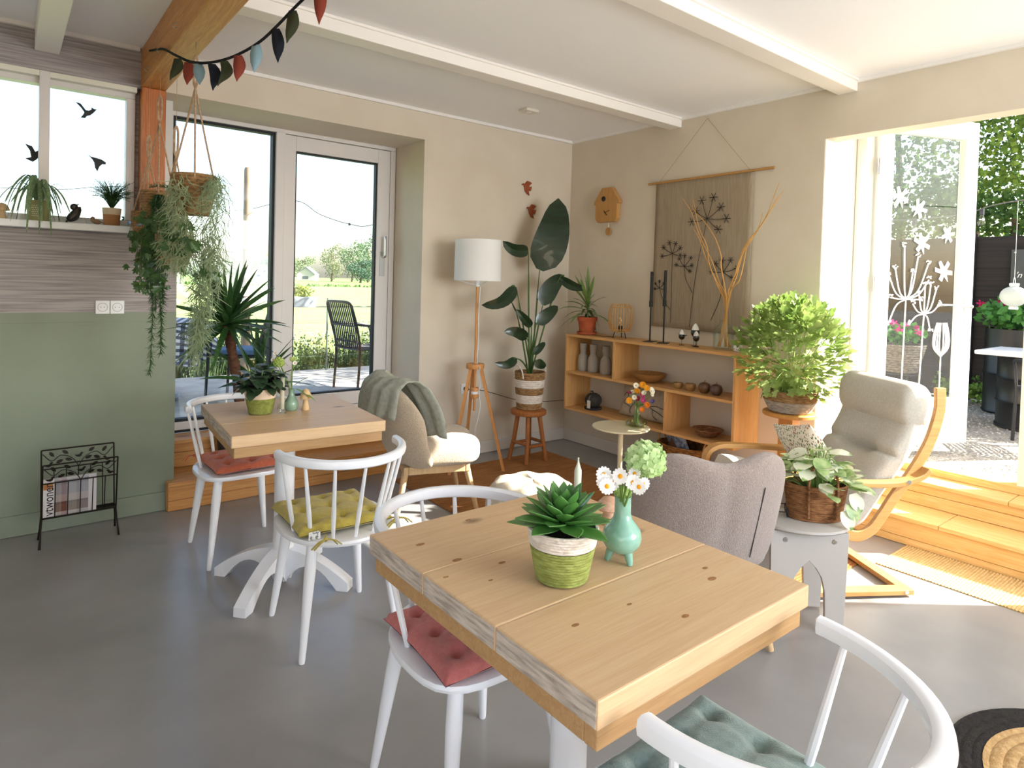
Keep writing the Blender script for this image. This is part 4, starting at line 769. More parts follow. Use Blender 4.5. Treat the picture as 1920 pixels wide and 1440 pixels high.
# ---- things on the shelf
ZT = 1.0105
tp = thing('potted_dracaena', 'spiky green plant in a terracotta pot on the shelf', 'plant', (-.16, -.42, ZT)); B().lathe([(.001, .0), (.075, .0), (.085, .004), (.088, .022), (.083, .022), (.08, .008)], 32, cap=False).build('saucer', terra, tp)
B().lathe([(.001, .009), (.06, .009), (.064, .014), (.077, .115), (.085, .117), (.088, .15), (.082, .151), (.076, .12)], 36, cap=False).build('pot', terra, tp); soil_disc(.077, .135, tp)
dr_m = mat('dracaena_leaf', '55733a', .45, '7f9a50', 40, st=(8, .1, 8), coat=.2)
B().tube([(0, 0, .13), (.005, -.005, .22), (0, 0, .30)], [.009, .008, .006], 8).build('stem', stem_m, tp)
for i in range(34):
    a = i*2.4; t = i/33; L_ = R_(.24, .36); el = .12+1.25*t; h = .16+.13*t; o = V((0, 0, h)); d = V((cos(a)*cos(el), sin(a)*cos(el), sin(el)))
    if d.x > .1: L_ *= .45
    P_ = [o+d*L_*q+V((0, 0, -.17*(q*q)*(1-t*.9))) for q in (0, .2, .4, .6, .8, 1)]; B().blade(P_, [.006, .012, .015, .014, .009, .0006], up=(R_(-.5, .5), R_(-.5, .5), 1), fold=.3).build('leaf', dr_m, tp)
rl_ = thing('rattan_lamp', 'small rattan cage lamp with dark legs on the shelf', 'lamp', (-.15, -.79, ZT)); rat = wood('rattan', 'd4a868', 'ba8a4a', 2, 8, .5)
rp = lambda z: .098*(1-abs((z-.165)/.125)**2.6*.35)
for i in range(26):
    a = 2*pi*i/26; B().tube([(rp(z)*cos(a), rp(z)*sin(a), z) for z in (.055, .08, .12, .165, .21, .25, .272)], .0036, 6).build('cane', rat, rl_)
for z, r_ in ((.055, rp(.055)), (.25, rp(.25)+.001), (.275, .052), (.07, rp(.07)+.002)): B().tube([(r_*cos(2*pi*k/32), r_*sin(2*pi*k/32), z) for k in range(33)], .0035, 6, False).build('hoop', rat, rl_)
for i in range(26):
    a = 2*pi*i/26; B().tube([(rp(.272)*cos(a), rp(.272)*sin(a), .272), (.052*cos(a), .052*sin(a), .276)], .0026, 5).build('cane', rat, rl_)
blk = mat('matt_black', '141414', .5)
for q in (30, 150, 270): a = radians(q); B().tube([(.045*cos(a), .045*sin(a), .056), (.062*cos(a), .062*sin(a), 0)], .004, 6).build('leg', blk, rl_)
B().lathe([(.001, .05), (.05, .05), (.05, .054), (.018, .056), (.018, .10), (.001, .10)], 20, cap=False).build('lamp_holder', blk, rl_)
B().lathe([(.012, .1), (.02, .12), (.028, .15), (.026, .17), (.014, .19), (.001, .197)], 20, cap=False).build('bulb', gl_c, rl_); B().tube([(.008*cos(k*1.3), .008*sin(k*1.3), .11+.008*k) for k in range(8)], .0009, 5).build('filament', emis('warm_filament', (1, .55, .2), 3), rl_)
cdp = bez([(-.02, .04, .004), (-.06, .16, .004), (-.03, .30, .004), (.02, .455, .004), (.05, .495, -.02), (.06, .50, -.22), (.085, .52, -.35), (.05, .60, -.58), (-.06, .68, -.62), (-.4, .75, -.60), (-.8, .762, -.48), (-.98, .77, -.455)], 6)
B().tube(cdp, .0025, 6).build('power_cord', blk, rl_); B().box(.062, .082, .50, .525, -.40, -.33).build('cord_switch', blk, rl_, False, .003)
for k, (y, h) in enumerate(((-1.105, .27), (-1.235, .28))):
    t = thing('candlestick', ('tall black candlestick nearer the rattan lamp', 'tall black candlestick nearer the bird figurines')[k], 'candlestick', (-.16, y, ZT), .3+.2*k, 'black candlesticks'); B().box(-.055, .055, -.04, .04, 0, .004).build('base', blk, t, False, .001); B().cyl((0, 0, .004), (0, 0, h), .006).build('rod', blk, t); B().cyl((0, 0, h), (0, 0, h+.045), .014).build('cup', blk, t); B().lathe([(.0115, h+.045), (.0115, h+.27), (.009, h+.273), (0, h+.274)], 16).build('candle', mat('black_wax', '1c1c1e', .6), t)
wh_g, bk_g = mat('white_glaze', 'eeeae2', .2, coat=.5), mat('black_glaze', '171314', .15, coat=.6)
for k, (x, y, s, rz, lb) in enumerate(((-.15, -1.395, 1.0, 2.2, 'small black and white wire-legged bird nearest the candlesticks'), (-.12, -1.49, 1.35, 1.0, 'tallest black and white wire-legged bird of the three'), (-.17, -1.535, 1.0, -1.9, 'small black and white wire-legged bird nearest the bottle vase'))):
    t = thing('ceramic_bird', lb, 'figurine', (x, y, ZT), rz, 'ceramic birds on the shelf'); H_ = .04*s if k != 1 else .065
    B().lathe([(.0, 0), (.014, .004), (.022, .016), (.0235, .028), (.021, .04)], 18, (0, 0, H_), cap=False).xf(lambda p, s=s, H_=H_: (p.x*s, p.y*s, H_+(p.z-H_)*s)).build('body', bk_g, t); B().lathe([(.0211, .0402), (.017, .055), (.010, .068), (.004, .075), (.0, .076)], 18, cap=False).xf(lambda p, s=s, H_=H_: (p.x*s, p.y*s, H_+p.z*s)).build('head', wh_g, t)
    B().tube([(.018*s, 0, H_+.046*s), (.03*s, 0, H_+.044*s)], [.003*s, .0006], 6).build('beak', bk_g, t); B().tube([(-.018*s, 0, H_+.03*s), (-.038*s, 0, H_+.036*s)], [.006*s, .002*s], 6).build('tail', bk_g, t)
    for q in (-1, 1): B().cyl((0, q*.007*s, .003), (0, q*.007*s, H_+.006), .0014, n=6).build('leg', blk, t)
    B().box(-.02*s, .02*s, -.014*s, .014*s, 0, .003).build('base', blk, t, False)
bv = thing('bottle_vase', 'large clear bottle vase holding bare twigs', 'vase', (-.15, -1.745, ZT)); B().lathe([(.001, 0), (.06, 0), (.068, .006), (.07, .02), (.07, .125), (.064, .145), (.045, .165), (.03, .18), (.027, .205), (.031, .212), (.027, .212), (.024, .19), (.062, .14), (.066, .02), (.05, .012), (.001, .012)], 40, cap=False).build('bottle', gl_b, bv)
tw = wood('pale_twig', 'd9a862', 'c08a45', 2, 8, .5)
twl = 'bare curly willow branch standing in the bottle vase'
def twig(pts, r):
    p0 = V(pts[0]); o = B().tube([q-p0 for q in bez(pts, 6)], [r*(1-.72*k/(6*(len(pts)-1))) for k in range(6*(len(pts)-1)+1)], 7).build('willow_branch', tw, loc=tuple(p0)); return tag(o, twl, 'branch', 'willow branches in the bottle vase')
for yy, pts in enumerate((
    [(1347, 632), (1355, 590), (1362, 560), (1349, 530), (1335, 490), (1315, 450), (1302, 415), (1295, 395), (1280, 372)],
    [(1345, 636), (1352, 600), (1360, 565), (1340, 520), (1322, 480), (1312, 450), (1300, 428)],
    [(1372, 628), (1368, 590), (1362, 560), (1352, 500), (1352, 480), (1340, 445), (1320, 415), (1305, 400), (1297, 385)],
    [(1350, 630), (1358, 590), (1366, 545), (1385, 500), (1398, 460), (1420, 432), (1437, 405), (1450, 372), (1461, 342)],
    [(1376, 632), (1366, 585), (1363, 556), (1376, 520), (1390, 480), (1412, 445), (1436, 410), (1456, 375), (1470, 358)],
    [(1374, 620), (1364, 580), (1368, 550), (1386, 525), (1395, 490), (1403, 455), (1425, 425), (1445, 395), (1462, 370)],
    [(1360, 630), (1360, 590), (1370, 548), (1382, 515), (1392, 470), (1408, 450), (1422, 428), (1430, 400)],
    [(1362, 636), (1364, 600), (1358, 565), (1345, 535), (1330, 495), (1325, 460), (1310, 425), (1300, 375)])):
    P_ = []
    for k, (x, y) in enumerate(pts):
        d = (_f+_R*((x-960)/FPX)-_U*((y-PPY)/FPX)); tx = (-.15+(.025*sin(yy*2.1) if k < 3 else .05*sin(yy*2.1+k*.4)-.02)-CAM.x)/d.x; q = CAM+d*tx; P_.append(q)
    b0 = V((-.15, -1.745, ZT)); f0 = P_[0]-b0; r0 = sqrt(f0.x**2+f0.y**2)
    P_[0] = b0+V((f0.x, f0.y, 0))*min(1, .05/max(r0, 1e-3))+V((0, 0, .02)); P_[1] = b0+V((P_[1].x-b0.x, P_[1].y-b0.y, 0))*.5+V((0, 0, .15)); P_[2] = b0+(P_[2]-b0)*1.0
    twig(P_, .0065)
df = thing('reed_bottle', 'tiny labelled bottle with yellow cap beside the bottle vase', 'bottle', (-.15, -1.86, ZT)); B().box(-.022, .022, -.022, .022, 0, .05).build('glass_body', mat('milky_bottle', 'd8d2c0', .3), df, False, .004); B().cyl((0, 0, .05), (0, 0, .075), .011).build('cap', mat('yellow_cap', 'e0c25a', .5), df); B().box(-.0228, -.0222, -.018, .018, .006, .042).build('label', mat('printed_label', 'efe9dc', .6, '2c2a28', 70, lo=.55, hi=.6), df, False)
stone = mat('speckled_stoneware', 'b0a79b', .8, 'a0978b', 120, bump=.15, bs=120)
for k, (y, lb) in enumerate(((-.395, 'grey stoneware carafe nearest the shelf side'), (-.515, 'grey stoneware carafe in the middle of three'), (-.66, 'grey stoneware carafe beside the shelf divider'))):
    t = thing('stoneware_carafe', lb, 'carafe', (-.17, y, .6955), 0, 'stoneware carafes'); B().lathe([(.001, 0), (.04, 0), (.045, .006), (.047, .03), (.046, .10), (.042, .125), (.029, .145), (.026, .155)], 28, cap=False).build('body', stone, t); B().lathe([(.0262, .156), (.027, .175), (.030, .19), (.032, .193), (.032, .235), (.030, .238), (.001, .238)], 28, cap=False).build('stopper', stone, t)
bw = wood('bowl_wood', 'b3844f', '8d5f30', 0, 9, .5)
B_ = B().lathe([(.001, 0), (.06, 0), (.085, .012), (.12, .04), (.137, .068), (.132, .07), (.112, .042), (.08, .02), (.001, .012)], 40, cap=False).build('wooden_bowl', bw); B_.location = (-.15, -1.10, .6955); tag(B_, 'wide shallow wooden bowl on the middle shelf', 'bowl')
for k, (y, s, lb) in enumerate(((-1.415, 1.0, 'small amber tealight bowl nearer the wooden bowl'), (-1.52, 1.15, 'small amber tealight bowl nearer the round ornaments'))):
    o = B().lathe([(.001, 0), (.02, 0), (.03, .012), (.034, .03), (.033, .044), (.030, .044), (.027, .016), (.001, .008)], 24, cap=False).xf(lambda p, s=s: p*s).build('tealight_bowl', mat('amber_horn', 'b08550', .4, '8e6436', 14)); o.location = (-.2, y, .6955); tag(o, lb, 'bowl', 'tealight bowls')
for k, (y, c, lb) in enumerate(((-1.64, '7a5632', 'round brown apple-shaped ornament on the middle shelf'), (-1.735, '6d5148', 'round purplish apple-shaped ornament on the middle shelf'))):
    t = thing('apple_ornament', lb, 'ornament', (-.2, y, .6955), 0, 'apple ornaments'); B().lathe([(.001, .0), (.025, .002), (.042, .025), (.044, .045), (.034, .068), (.015, .076), (.001, .070)], 24, cap=False).build('body', mat('apple_'+c, c, .35, '4c3424', 12), t); B().tube([(0, 0, .07), (.004, 0, .09)], .004, 6).build('stalk', bw, t)
dv = thing('round_vessel', 'charcoal round vessel with paper tag on the lower shelf', 'ornament', (-.17, -.53, .3855)); B().lathe([(.001, 0), (.07, 0), (.075, .006), (.075, .016), (.001, .018)], 32, cap=False).build('base_plate', mat('charcoal_stone', '34322e', .8, '44423c', 40), dv); B().lathe([(.03, .0182), (.055, .03), (.072, .065), (.07, .095), (.052, .122), (.03, .134), (.012, .136), (.001, .132)], 32, cap=False).build('body', MATS['charcoal_stone'], dv); B().tube(bez([(0, 0, .13), (.0, .012, .15), (-.01, .03, .145)], 4), [.006]*3+[.005]*3+[.004]*3, 6).build('stalk', MATS['charcoal_stone'], dv); B().box(-.086, -.084, -.05, -.012, .02, .085).build('paper_tag', mat('paper_tag', 'e6e0d6', .7, 'b5522f', 30, lo=.62, hi=.66), dv, False); B().tube([(-.01, .0, .14), (-.07, -.02, .11), (-.085, -.03, .085)], .0012, 4).build('tag_string', wh_g, dv)
cs = thing('shelf_cushion', 'beige cushion with stitched birds leaning in the lower shelf', 'cushion', (-.13, -1.06, .3855)); cb_ = B()
def scu(s_): return lambda u, v: (s_*.05*max(0, (1-abs(2*u-1)**4)*(1-abs(2*v-1)**4))**.6, (u-.5)*.56*(1-.04*(1-(2*v-1)**2)*abs(2*u-1)**6), .005+v*.27)
cb_.grid(scu(1), 24, 16); cb_.grid(lambda u, v: scu(-1)(1-u, v), 24, 16); cb_.xf(lambda p: (p.x+(p.z)*.25, p.y, p.z)).build('pad', mat('ecru_linen', 'c3b49c', .95, 'b6a78f', 40, bump=.3, bs=300), cs)
stt = mat('black_thread', '241d18', .9)
def cst(pts):
    B().tube([(-.052*max(0, (1-abs(y/.28)**4)*(1-abs(2*z/.27-1)**4))**.6+z*.25-.003, y, z) for y, z in [(q.y, q.z) for q in bez([(0, a, b) for a, b in pts], 5)]], .0022, 5).build('stitched_bird', stt, cs)
cst([(.22, .16), (.2, .19), (.18, .19), (.17, .165), (.19, .14), (.21, .11), (.17, .10), (.13, .09)]); cst([(.12, .17), (.10, .19), (.085, .17), (.09, .13), (.12, .09), (.13, .05), (.12, .04)]); cst([(.05, .10), (.0, .13), (-.04, .12), (-.1, .10), (-.16, .08), (-.24, .04)]); cst([(-.06, .12), (-.12, .13), (-.18, .12), (-.24, .13)]); cst([(-.09, .10), (-.1, .06), (-.14, .03)])
wb = coil(.05, .0, .11, .055, 6, .006, 40, wall=.008, floor=True).build('woven_bowl', straw_br); wb.location = (-.16, -1.65, .3855); tag(wb, 'small brown woven bowl on the lower shelf', 'bowl')
# ---- wall pieces
w1 = wood('light_oak', 'c99a5c', 'b07f42', 2, 9, .5); ck = thing('cuckoo_clock', 'wooden birdhouse clock with pendulum on the corner wall', 'clock', (0, -.49, 2.10))
HP = [(-.055, .175), (.055, .175), (.145, .055), (.145, .035), (.125, .035), (.125, -.09), (.10, -.12), (-.10, -.12), (-.125, -.09), (-.125, .035), (-.145, .035), (-.145, .055)]
B().prism(HP, lambda u, v, w: (-.002-w, u, v), .045).build('house', w1, ck, False, .003); B().lathe([(.022, 0), (.022, .004), (.015, .003), (.001, .002)], 20, cap=False).xf(lambda p: (-.0472-p.z, .03+p.x, .08+p.y)).build('bird_hole', blk, ck)
B().cyl((-.050, .01, -.04), (-.050, -.045, -.022), .002, n=6).build('minute_hand', blk, ck); B().cyl((-.051, .022, -.022), (-.051, -.015, -.062), .0028, n=6).build('hour_hand', blk, ck); B().cyl((-.02, -.01, -.12), (-.02, -.01, -.175), .0015, n=6).build('pendulum_rod', mat('brass', 'c9b07a', .3, metal=1), ck); B().lathe([(.03, 0), (.03, .008), (.001, .009)], 24).xf(lambda p: (-.016-p.z, -.01+p.x, -.20+p.y*1.15)).build('pendulum_bob', w1, ck)
WB = [(-.055, .02), (-.045, .035), (-.02, .035), (0, .062), (.03, .058), (.055, .048), (.032, .03), (.02, .012), (.052, .018), (.05, 0), (.04, -.022), (.018, -.01), (.02, -.035), (.03, -.062), (.0, -.05), (-.022, -.025), (-.028, .002), (-.035, .02)]
rw = wood('red_walnut', 'a9562a', '82391a', 0, 9, .45)
for k, (x, z, lb) in enumerate(((-.535, 2.262, 'upper red-brown wooden swallow on the wall'), (-.478, 2.065, 'lower red-brown wooden swallow on the wall'))):
    o = B().prism(WB, lambda u, v, w: (u, -.003-w, v), .012).build('wooden_swallow', rw, None, False, .002); o.location = (x, 0, z); tag(o, lb, 'wall ornament', 'wooden swallows')
tpz = thing('tapestry', 'linen wall hanging with stitched seed heads on a rod', 'tapestry', (0, 0, 0)); lin = mat('taupe_linen', 'ab9b84', .95, '9c8c75', 30, st=(1, 6, .25), detail=5, bump=.3, bs=250)
B().grid(lambda u, v: (-.012-.006*sin(u*9+v*2)*(v), -1.0-.85*u-.01*sin(v*3)*0, 2.265-1.14*v-.015*u*v), 24, 24).build('linen_cloth', lin, tpz); tpz.children[0].modifiers.new('thick', 'SOLIDIFY').thickness = .002
B().cyl((-.014, -.92, 2.262), (-.014, -2.0, 2.268), .009, n=10).build('rod', w1, tpz)
for a_, b_ in (((-.012, -1.03, 2.27), (-.004, -1.45, 2.70)), ((-.012, -1.82, 2.27), (-.004, -1.45, 2.70))): B().cyl(a_, b_, .0012, n=5).build('hanging_string', mat('jute_string', 'a98a62', .9), tpz)
def seed(cy, cz, R, stem, n=6, a0=-.2, a1=pi+.2):
    f = lambda y, z: (-.022, y, z); k = [[(cy, cz), ((cy+stem[0])/2+stem[2], (cz+stem[1])/2), (stem[0], stem[1])]]
    for i in range(n):
        a = a0+(a1-a0)*i/(n-1); r = R*R_(.75, 1.05); ty, tz = cy-r*cos(a), cz+r*sin(a); k.append([(cy, cz), ((cy+ty)/2, (cz+tz)/2-.006), (ty, tz)])
        for j in range(6): b = 2*pi*j/6; k.append([(ty, tz), (ty+R*.2*cos(b)*.5, tz+R*.2*sin(b)*.5), (ty+R*.22*cos(b), tz+R*.22*sin(b))])
    m = B()
    for l in k: m.tube(bez([f(*q) for q in l], 4), .0022, 4)
    m.build('stitched_seed_head', stt, tpz)
seed(-1.185, 1.70, .10, (-1.19, 1.16, 0)); seed(-1.30, 1.60, .085, (-1.38, 1.40, .02), 6, -.6, pi*.95); seed(-1.49, 1.95, .16, (-1.365, 1.14, .02), 7, -.7, pi+.1); seed(-1.64, 1.56, .11, (-1.55, 1.20, -.03), 6, -.5, pi); seed(-1.07, 1.43, .06, (-1.18, 1.26, .02), 5)
# ---- floor basket under the shelf
fb = thing('wicker_basket', 'oval brown wicker basket under the shelf', 'basket', (-.17, -1.46, 0), radians(90)); coil(.135, .002, .155, .29, 22, .005, 48, sx=1.35, sy=.95, floor=True, wall=.012).build('woven_body', rope('amber_wicker', 'b0783a', '6d4318'), fb)
for s_ in (-1, 1): B().tube([(s_*.195+.004*s_, .045*cos(pi*k/10), .28+.06*sin(pi*k/10)) for k in range(11)], .006, 7).build('handle', rat, fb)
mz = B().box(-.09, .09, -.004, .004, 0, .24).build('folded_brochure', mat('blue_print', '8d93a8', .5, 'cfd2dc', 22, lo=.45, hi=.55), None, False); mz.location = (-.16, -1.47, .13); mz.rotation_euler = (radians(-10), radians(18), radians(80)); tag(mz, 'blue-grey folded brochure in the wicker basket', 'brochure')
gd_ = B().lathe([(.001, 0), (.05, .01), (.065, .05), (.05, .09), (.02, .13), (.008, .17), (.004, .19), (.001, .19)], 20, cap=False).build('dried_gourd', mat('brown_gourd', '7d4f2c', .5, '5d3518', 10)); gd_.location = (-.17, -1.36, .16); tag(gd_, 'brown dried gourd in the wicker basket', 'gourd')
# ---- round side table bouquet
bvq = thing('flask_vase', 'squat olive glass vase on the round side table', 'vase', (-.935, -1.655, .551)); B().lathe([(.001, 0), (.05, 0), (.068, .008), (.074, .022), (.066, .042), (.036, .062), (.018, .075), (.015, .10), (.018, .135), (.015, .135), (.012, .10), (.03, .062), (.06, .04), (.068, .022), (.05, .006), (.001, .004)], 36, cap=False).build('flask', gl_g, bvq)
B().lathe([(.001, .0065), (.048, .0075), (.064, .018), (.066, .026), (.001, .026)], 30, cap=False).build('water', pane('pond_water', (.88, .88, .6), .05), bvq)
fb0 = V((-.935, -1.655, .5605))
flc = {'yellow': ('f2b90c', 'd98a00'), 'white': ('f6f4ee', 'efe6c8'), 'pink': ('d8468f', 'b02a70'), 'magenta': ('a3144f', '7f0d3c'), 'purple': ('7d6cb5', '5a4a93'), 'orange': ('f08c1a', 'd56f0a')}
for i, (x, y, c, s) in enumerate(((1192, 723, 'white', 1), (1205, 722, 'yellow', 1.2), (1212, 728, 'yellow', 1.1), (1221, 733, 'white', 1.3), (1194, 734, 'yellow', 1.2), (1180, 737, 'magenta', .8), (1186, 735, 'white', .8), (1179, 751, 'yellow', 1.1), (1203, 742, 'pink', 1.1), (1195, 747, 'magenta', 1), (1206, 751, 'pink', .9), (1213, 760, 'orange', 1.1), (1224, 753, 'purple', .8), (1208, 737, 'white', 1), (1222, 740, 'white', .8), (1189, 745, 'white', .9), (1204, 768, 'orange', .9))):
    c1, c2 = flc[c]; pm = petal_me(.016, .0065, mat('petal_'+c, c1, .7, c2, 60, transl=.3), 'petal', .3); tip = px(x, y, 3.93+.05*sin(i*2.3))
    daisy({'yellow': 'yellow', 'white': 'white', 'pink': 'pink', 'magenta': 'dark magenta', 'purple': 'purple', 'orange': 'orange'}[c]+' garden flower in the squat olive vase', fb0+V((.02*sin(i), .02*cos(i), 0)), tip, V(fwd)+V((R_(-.6, .6), R_(-.6, .6), R_(0, .6))), 'bouquet in the squat olive vase', pm, 9, mat('centre_ochre', 'c58a1c', .8), s, .004, 'garden_flower', mid=V((-.935, -1.655, .551+.115))+V((R_(-.006, .006), R_(-.006, .006), 0)), layers=2)
# ---- on the grey arch table
eg = thing('eyeglasses', 'black-framed eyeglasses lying on the grey arch table', 'eyeglasses', (-1.385, -2.895, .4575), radians(35))
for s_ in (-1, 1):
    B().tube([(s_*.032+.024*cos(2*pi*k/20), 0, .021+.019*sin(2*pi*k/20)) for k in range(21)], .0022, 6, False).build('rim', blk, eg); B().tube(bez([(s_*.056, 0, .03), (s_*.058, .05, .026), (s_*.052, .11, .012), (s_*.05, .13, .003)], 4), .002, 6).build('temple', blk, eg); B().lathe([(.022, 0), (.001, 0)], 20, cap=False).xf(lambda p, s_=s_: (s_*.032+p.x, 0, .021+p.y*.8)).build('lens', glass, eg)
B().tube([(-.008, 0, .026), (0, 0, .03), (.008, 0, .026)], .002, 6).build('bridge', blk, eg)
ph = B().box(-.035, .035, -.005, .005, 0, .12).build('floral_card', mat('floral_card', 'e8e4de', .5, 'd0706a', 14, lo=.55, hi=.62), None, False, .004); ph.location = (-1.30, -2.845, .4575); ph.rotation_euler = (radians(-12), 0, radians(-40)); tag(ph, 'floral card propped behind the rope basket', 'card')
# ---- bunting on the beam
bt = thing('bunting', 'felt leaf bunting strung from the timber beam', 'garland', tuple(px(305, 92, 3.38))); b0 = px(305, 92, 3.38)
cpts = [pxX(281, 95, -3.479), pxX(305, 92, -3.486), pxX(328, 103, -3.492)]+[px(x, y, d) for x, y, d in ((355, 115, 2.80), (385, 118, 2.72), (420, 112, 2.68), (455, 98, 2.66), (490, 76, 2.64), (520, 48, 2.62), (545, 22, 2.60), (565, 2, 2.58), (600, -30, 2.50))]
B().tube([q-b0 for q in bez(cpts, 6)], .006, 8).build('cord', mat('black_felt', '15171c', 1, bump=.5, bs=200), bt)
fc = {'g': mat('olive_felt', '3a3f2a', 1), 'r': mat('rust_felt', '8a3f30', 1), 'b': mat('blue_felt', '8fb0bd', 1), 'k': mat('navy_felt', '171d2a', 1)}
for x, y, d, c, L_, tw_, ln in ((333, 108, 3.0, 'g', .105, .5, -.25), (353, 115, 2.81, 'r', .10, .2, .0), (372, 118, 2.75, 'b', .09, .1, .1), (397, 118, 2.70, 'k', .115, .6, .15), (420, 112, 2.68, 'g', .11, .9, -.1), (447, 102, 2.66, 'r', .11, .3, .0), (481, 82, 2.645, 'b', .115, .1, -.05), (517, 52, 2.62, 'k', .14, .3, .12), (549, 18, 2.60, 'g', .135, .4, -.12), (599, -30, 2.50, 'r', .155, .2, .03)):
    o = px(x, y, d)-b0; sd = V((.75, -.66, 0)); nr = V((.66, .75, 0)); k = [i/8 for i in range(9)]; wv = [.016, .021, .024, .025, .023, .020, .014, .007, .001]
    m_ = B(); vs = []
    for i, t in enumerate(k):
        c_ = o+V((0, 0, -.004-L_*t))+sd*(ln*L_*t+.010*tw_*sin(t*5))+nr*(.02*tw_*sin(t*4)); vs += [c_-sd*wv[i]*cos(tw_*t*2)-nr*wv[i]*sin(tw_*t*2)*.8, c_+sd*wv[i]*cos(tw_*t*2)+nr*wv[i]*sin(tw_*t*2)*.8]
    m_.add(vs, [(2*i, 2*i+1, 2*i+3, 2*i+2) for i in range(8)]); f_ = m_.build('felt_leaf', fc[c], bt); f_.modifiers.new('thick', 'SOLIDIFY').thickness = .003
hk = mat('hook_steel', 'b9b6ae', .35, metal=1)
for x, y, xx, lb in ((335, 45, -3.472, 'small steel hook in the beam face above the bunting'), (305, 92, -3.472, 'small steel hook holding the bunting cord'), (282, 127, -3.472, 'small steel hook near the beam end above the window')):
    d = (_f+_R*((x-960)/FPX)-_U*((y-PPY)/FPX)); q = CAM+d*((xx-CAM.x)/d.x); o = B().tube(bez([(0, 0, 0), (-.018, 0, 0), (-.026, 0, -.012), (-.018, 0, -.022), (-.008, 0, -.016)], 4), .0018, 6).build('beam_hook', hk, loc=tuple(q)); tag(o, lb, 'hook', 'beam hooks')
# =====================================================================  PLANTS
# ---- bird of paradise in a striped basket on the stool
bp = thing('bird_of_paradise', 'tall broad-leaved plant in a brown and white striped basket', 'plant', (-.76, -.385, .4255))
b0 = V((-.76, -.385, .4255)); H_ = .30
rr0 = lambda t: .098+.028*t
for k, (a, b, m) in enumerate(((0, .17, straw_b), (.17, .40, straw_w), (.40, .58, straw_b), (.58, .80, straw_w), (.80, 1, straw_b))):
    coil(rr0(a), a*H_+.001, rr0(b), b*H_, max(3, int((b-a)*22)), .0035, 44, floor=(k == 0)).build('basket_band', m, bp)
soil_disc(.118, .275, bp)
for s_ in (-1, 1):
    B().tube(bez([(s_*.112, -.055, .255), (s_*.125, -.05, .32), (s_*.13, 0, .36), (s_*.125, .05, .32), (s_*.112, .055, .255)], 5), .006, 7).build('rope_handle', straw_w, bp)
bop = mat('dark_glossy_leaf', '1d3721', .33, '162b1a', 6, st=(1, 1, 5), coat=.35); bst = mat('plant_stalk', '4a6a35', .45)
def bigleaf(bx, by, tx, ty, w, Y=-.36, dy=0, cur=0, fold=.22, nrm=None, stalk=None, sw=.007):
    a, t = pxY(bx, by, Y)-b0, pxY(tx, ty, Y+dy)-b0; vw = (CAM-(b0+a)).normalized()
    if nrm: vw = (vw+V(nrm)).normalized()
    ax = t-a; sd = ax.normalized().cross(vw); P_ = [a+ax*k+sd*cur*sin(pi*k)*ax.length+vw*.12*ax.length*sin(pi*k) for k in [i/9 for i in range(10)]]
    wv = [w*x for x in (.22, .78, .96, 1, .97, .90, .80, .68, .48, .03)]
    B().blade(P_, wv, up=vw, fold=fold).build('leaf', bop, bp)
    s0 = stalk or (R_(-.02, .02), R_(-.02, .02), .27); m_ = V(s0).lerp(a, .55)+V((0, 0, .03)); B().tube(bez([s0, m_, a, a+ax*.25], 6), [sw]*9+[sw*.6]*10, 7).build('stalk', bst, bp)
bigleaf(1012, 506, 1047, 372, .145, Y=-.30, cur=.05, fold=.10)
bigleaf(990, 470, 943, 452, .05, Y=-.45, fold=.5, cur=-.15)
bigleaf(966, 538, 903, 572, .05, Y=-.42, cur=-.18, fold=.45)
bigleaf(1018, 572, 1058, 516, .075, Y=-.40, cur=-.1, fold=.25); bigleaf(1050, 520, 1098, 541, .04, Y=-.42, cur=.1, fold=.5)
bigleaf(1006, 607, 1046, 574, .055, Y=-.44, cur=.0)
bigleaf(996, 612, 968, 580, .035, Y=-.5, fold=.45)
bigleaf(988, 634, 945, 622, .045, Y=-.5, cur=.12, fold=.3)
bigleaf(1000, 664, 1022, 642, .03, Y=-.5, fold=.4); bigleaf(968, 672, 928, 680, .035, Y=-.5, cur=-.2, fold=.35); bigleaf(1004, 676, 1024, 686, .038, Y=-.55, cur=.1)
bigleaf(968, 585, 957, 562, .006, Y=-.45)
# ---- yucca on the terrace step
yu = thing('yucca', 'tall yucca with bare brown trunks on the terrace steps', 'plant', (-2.89, .12, .179)); ym = mat('yucca_leaf', '3f6630', .4, '2d4d2a', 18, st=(5, .2, 5), coat=.2, transl=.12); tk = mat('yucca_trunk', '6b4630', .95, '4d3022', 30, st=(1, 1, 2.5), bump=1, bs=40)
B().lathe([(.001, 0), (.075, 0), (.085, .01), (.10, .19), (.103, .2), (.095, .2), (.085, .05)], 32, cap=False).build('pot', mat('charcoal_pot', '2b2a2c', .6), yu); soil_disc(.094, .18, yu)
T_ = [V((.02, .0, .17)), V((.03, -.01, .45)), V((-.02, -.01, .75)), V((-.045, 0, .93))]; B().tube(bez(T_, 6), [.032-.004*sin(k*1.7) for k in range(19)], 12).build('trunk', tk, yu); B().tube([(.05, -.02, .17), (.10, -.03, .42), (.15, -.03, .52)], [.022, .02, .02], 10).build('trunk', tk, yu)
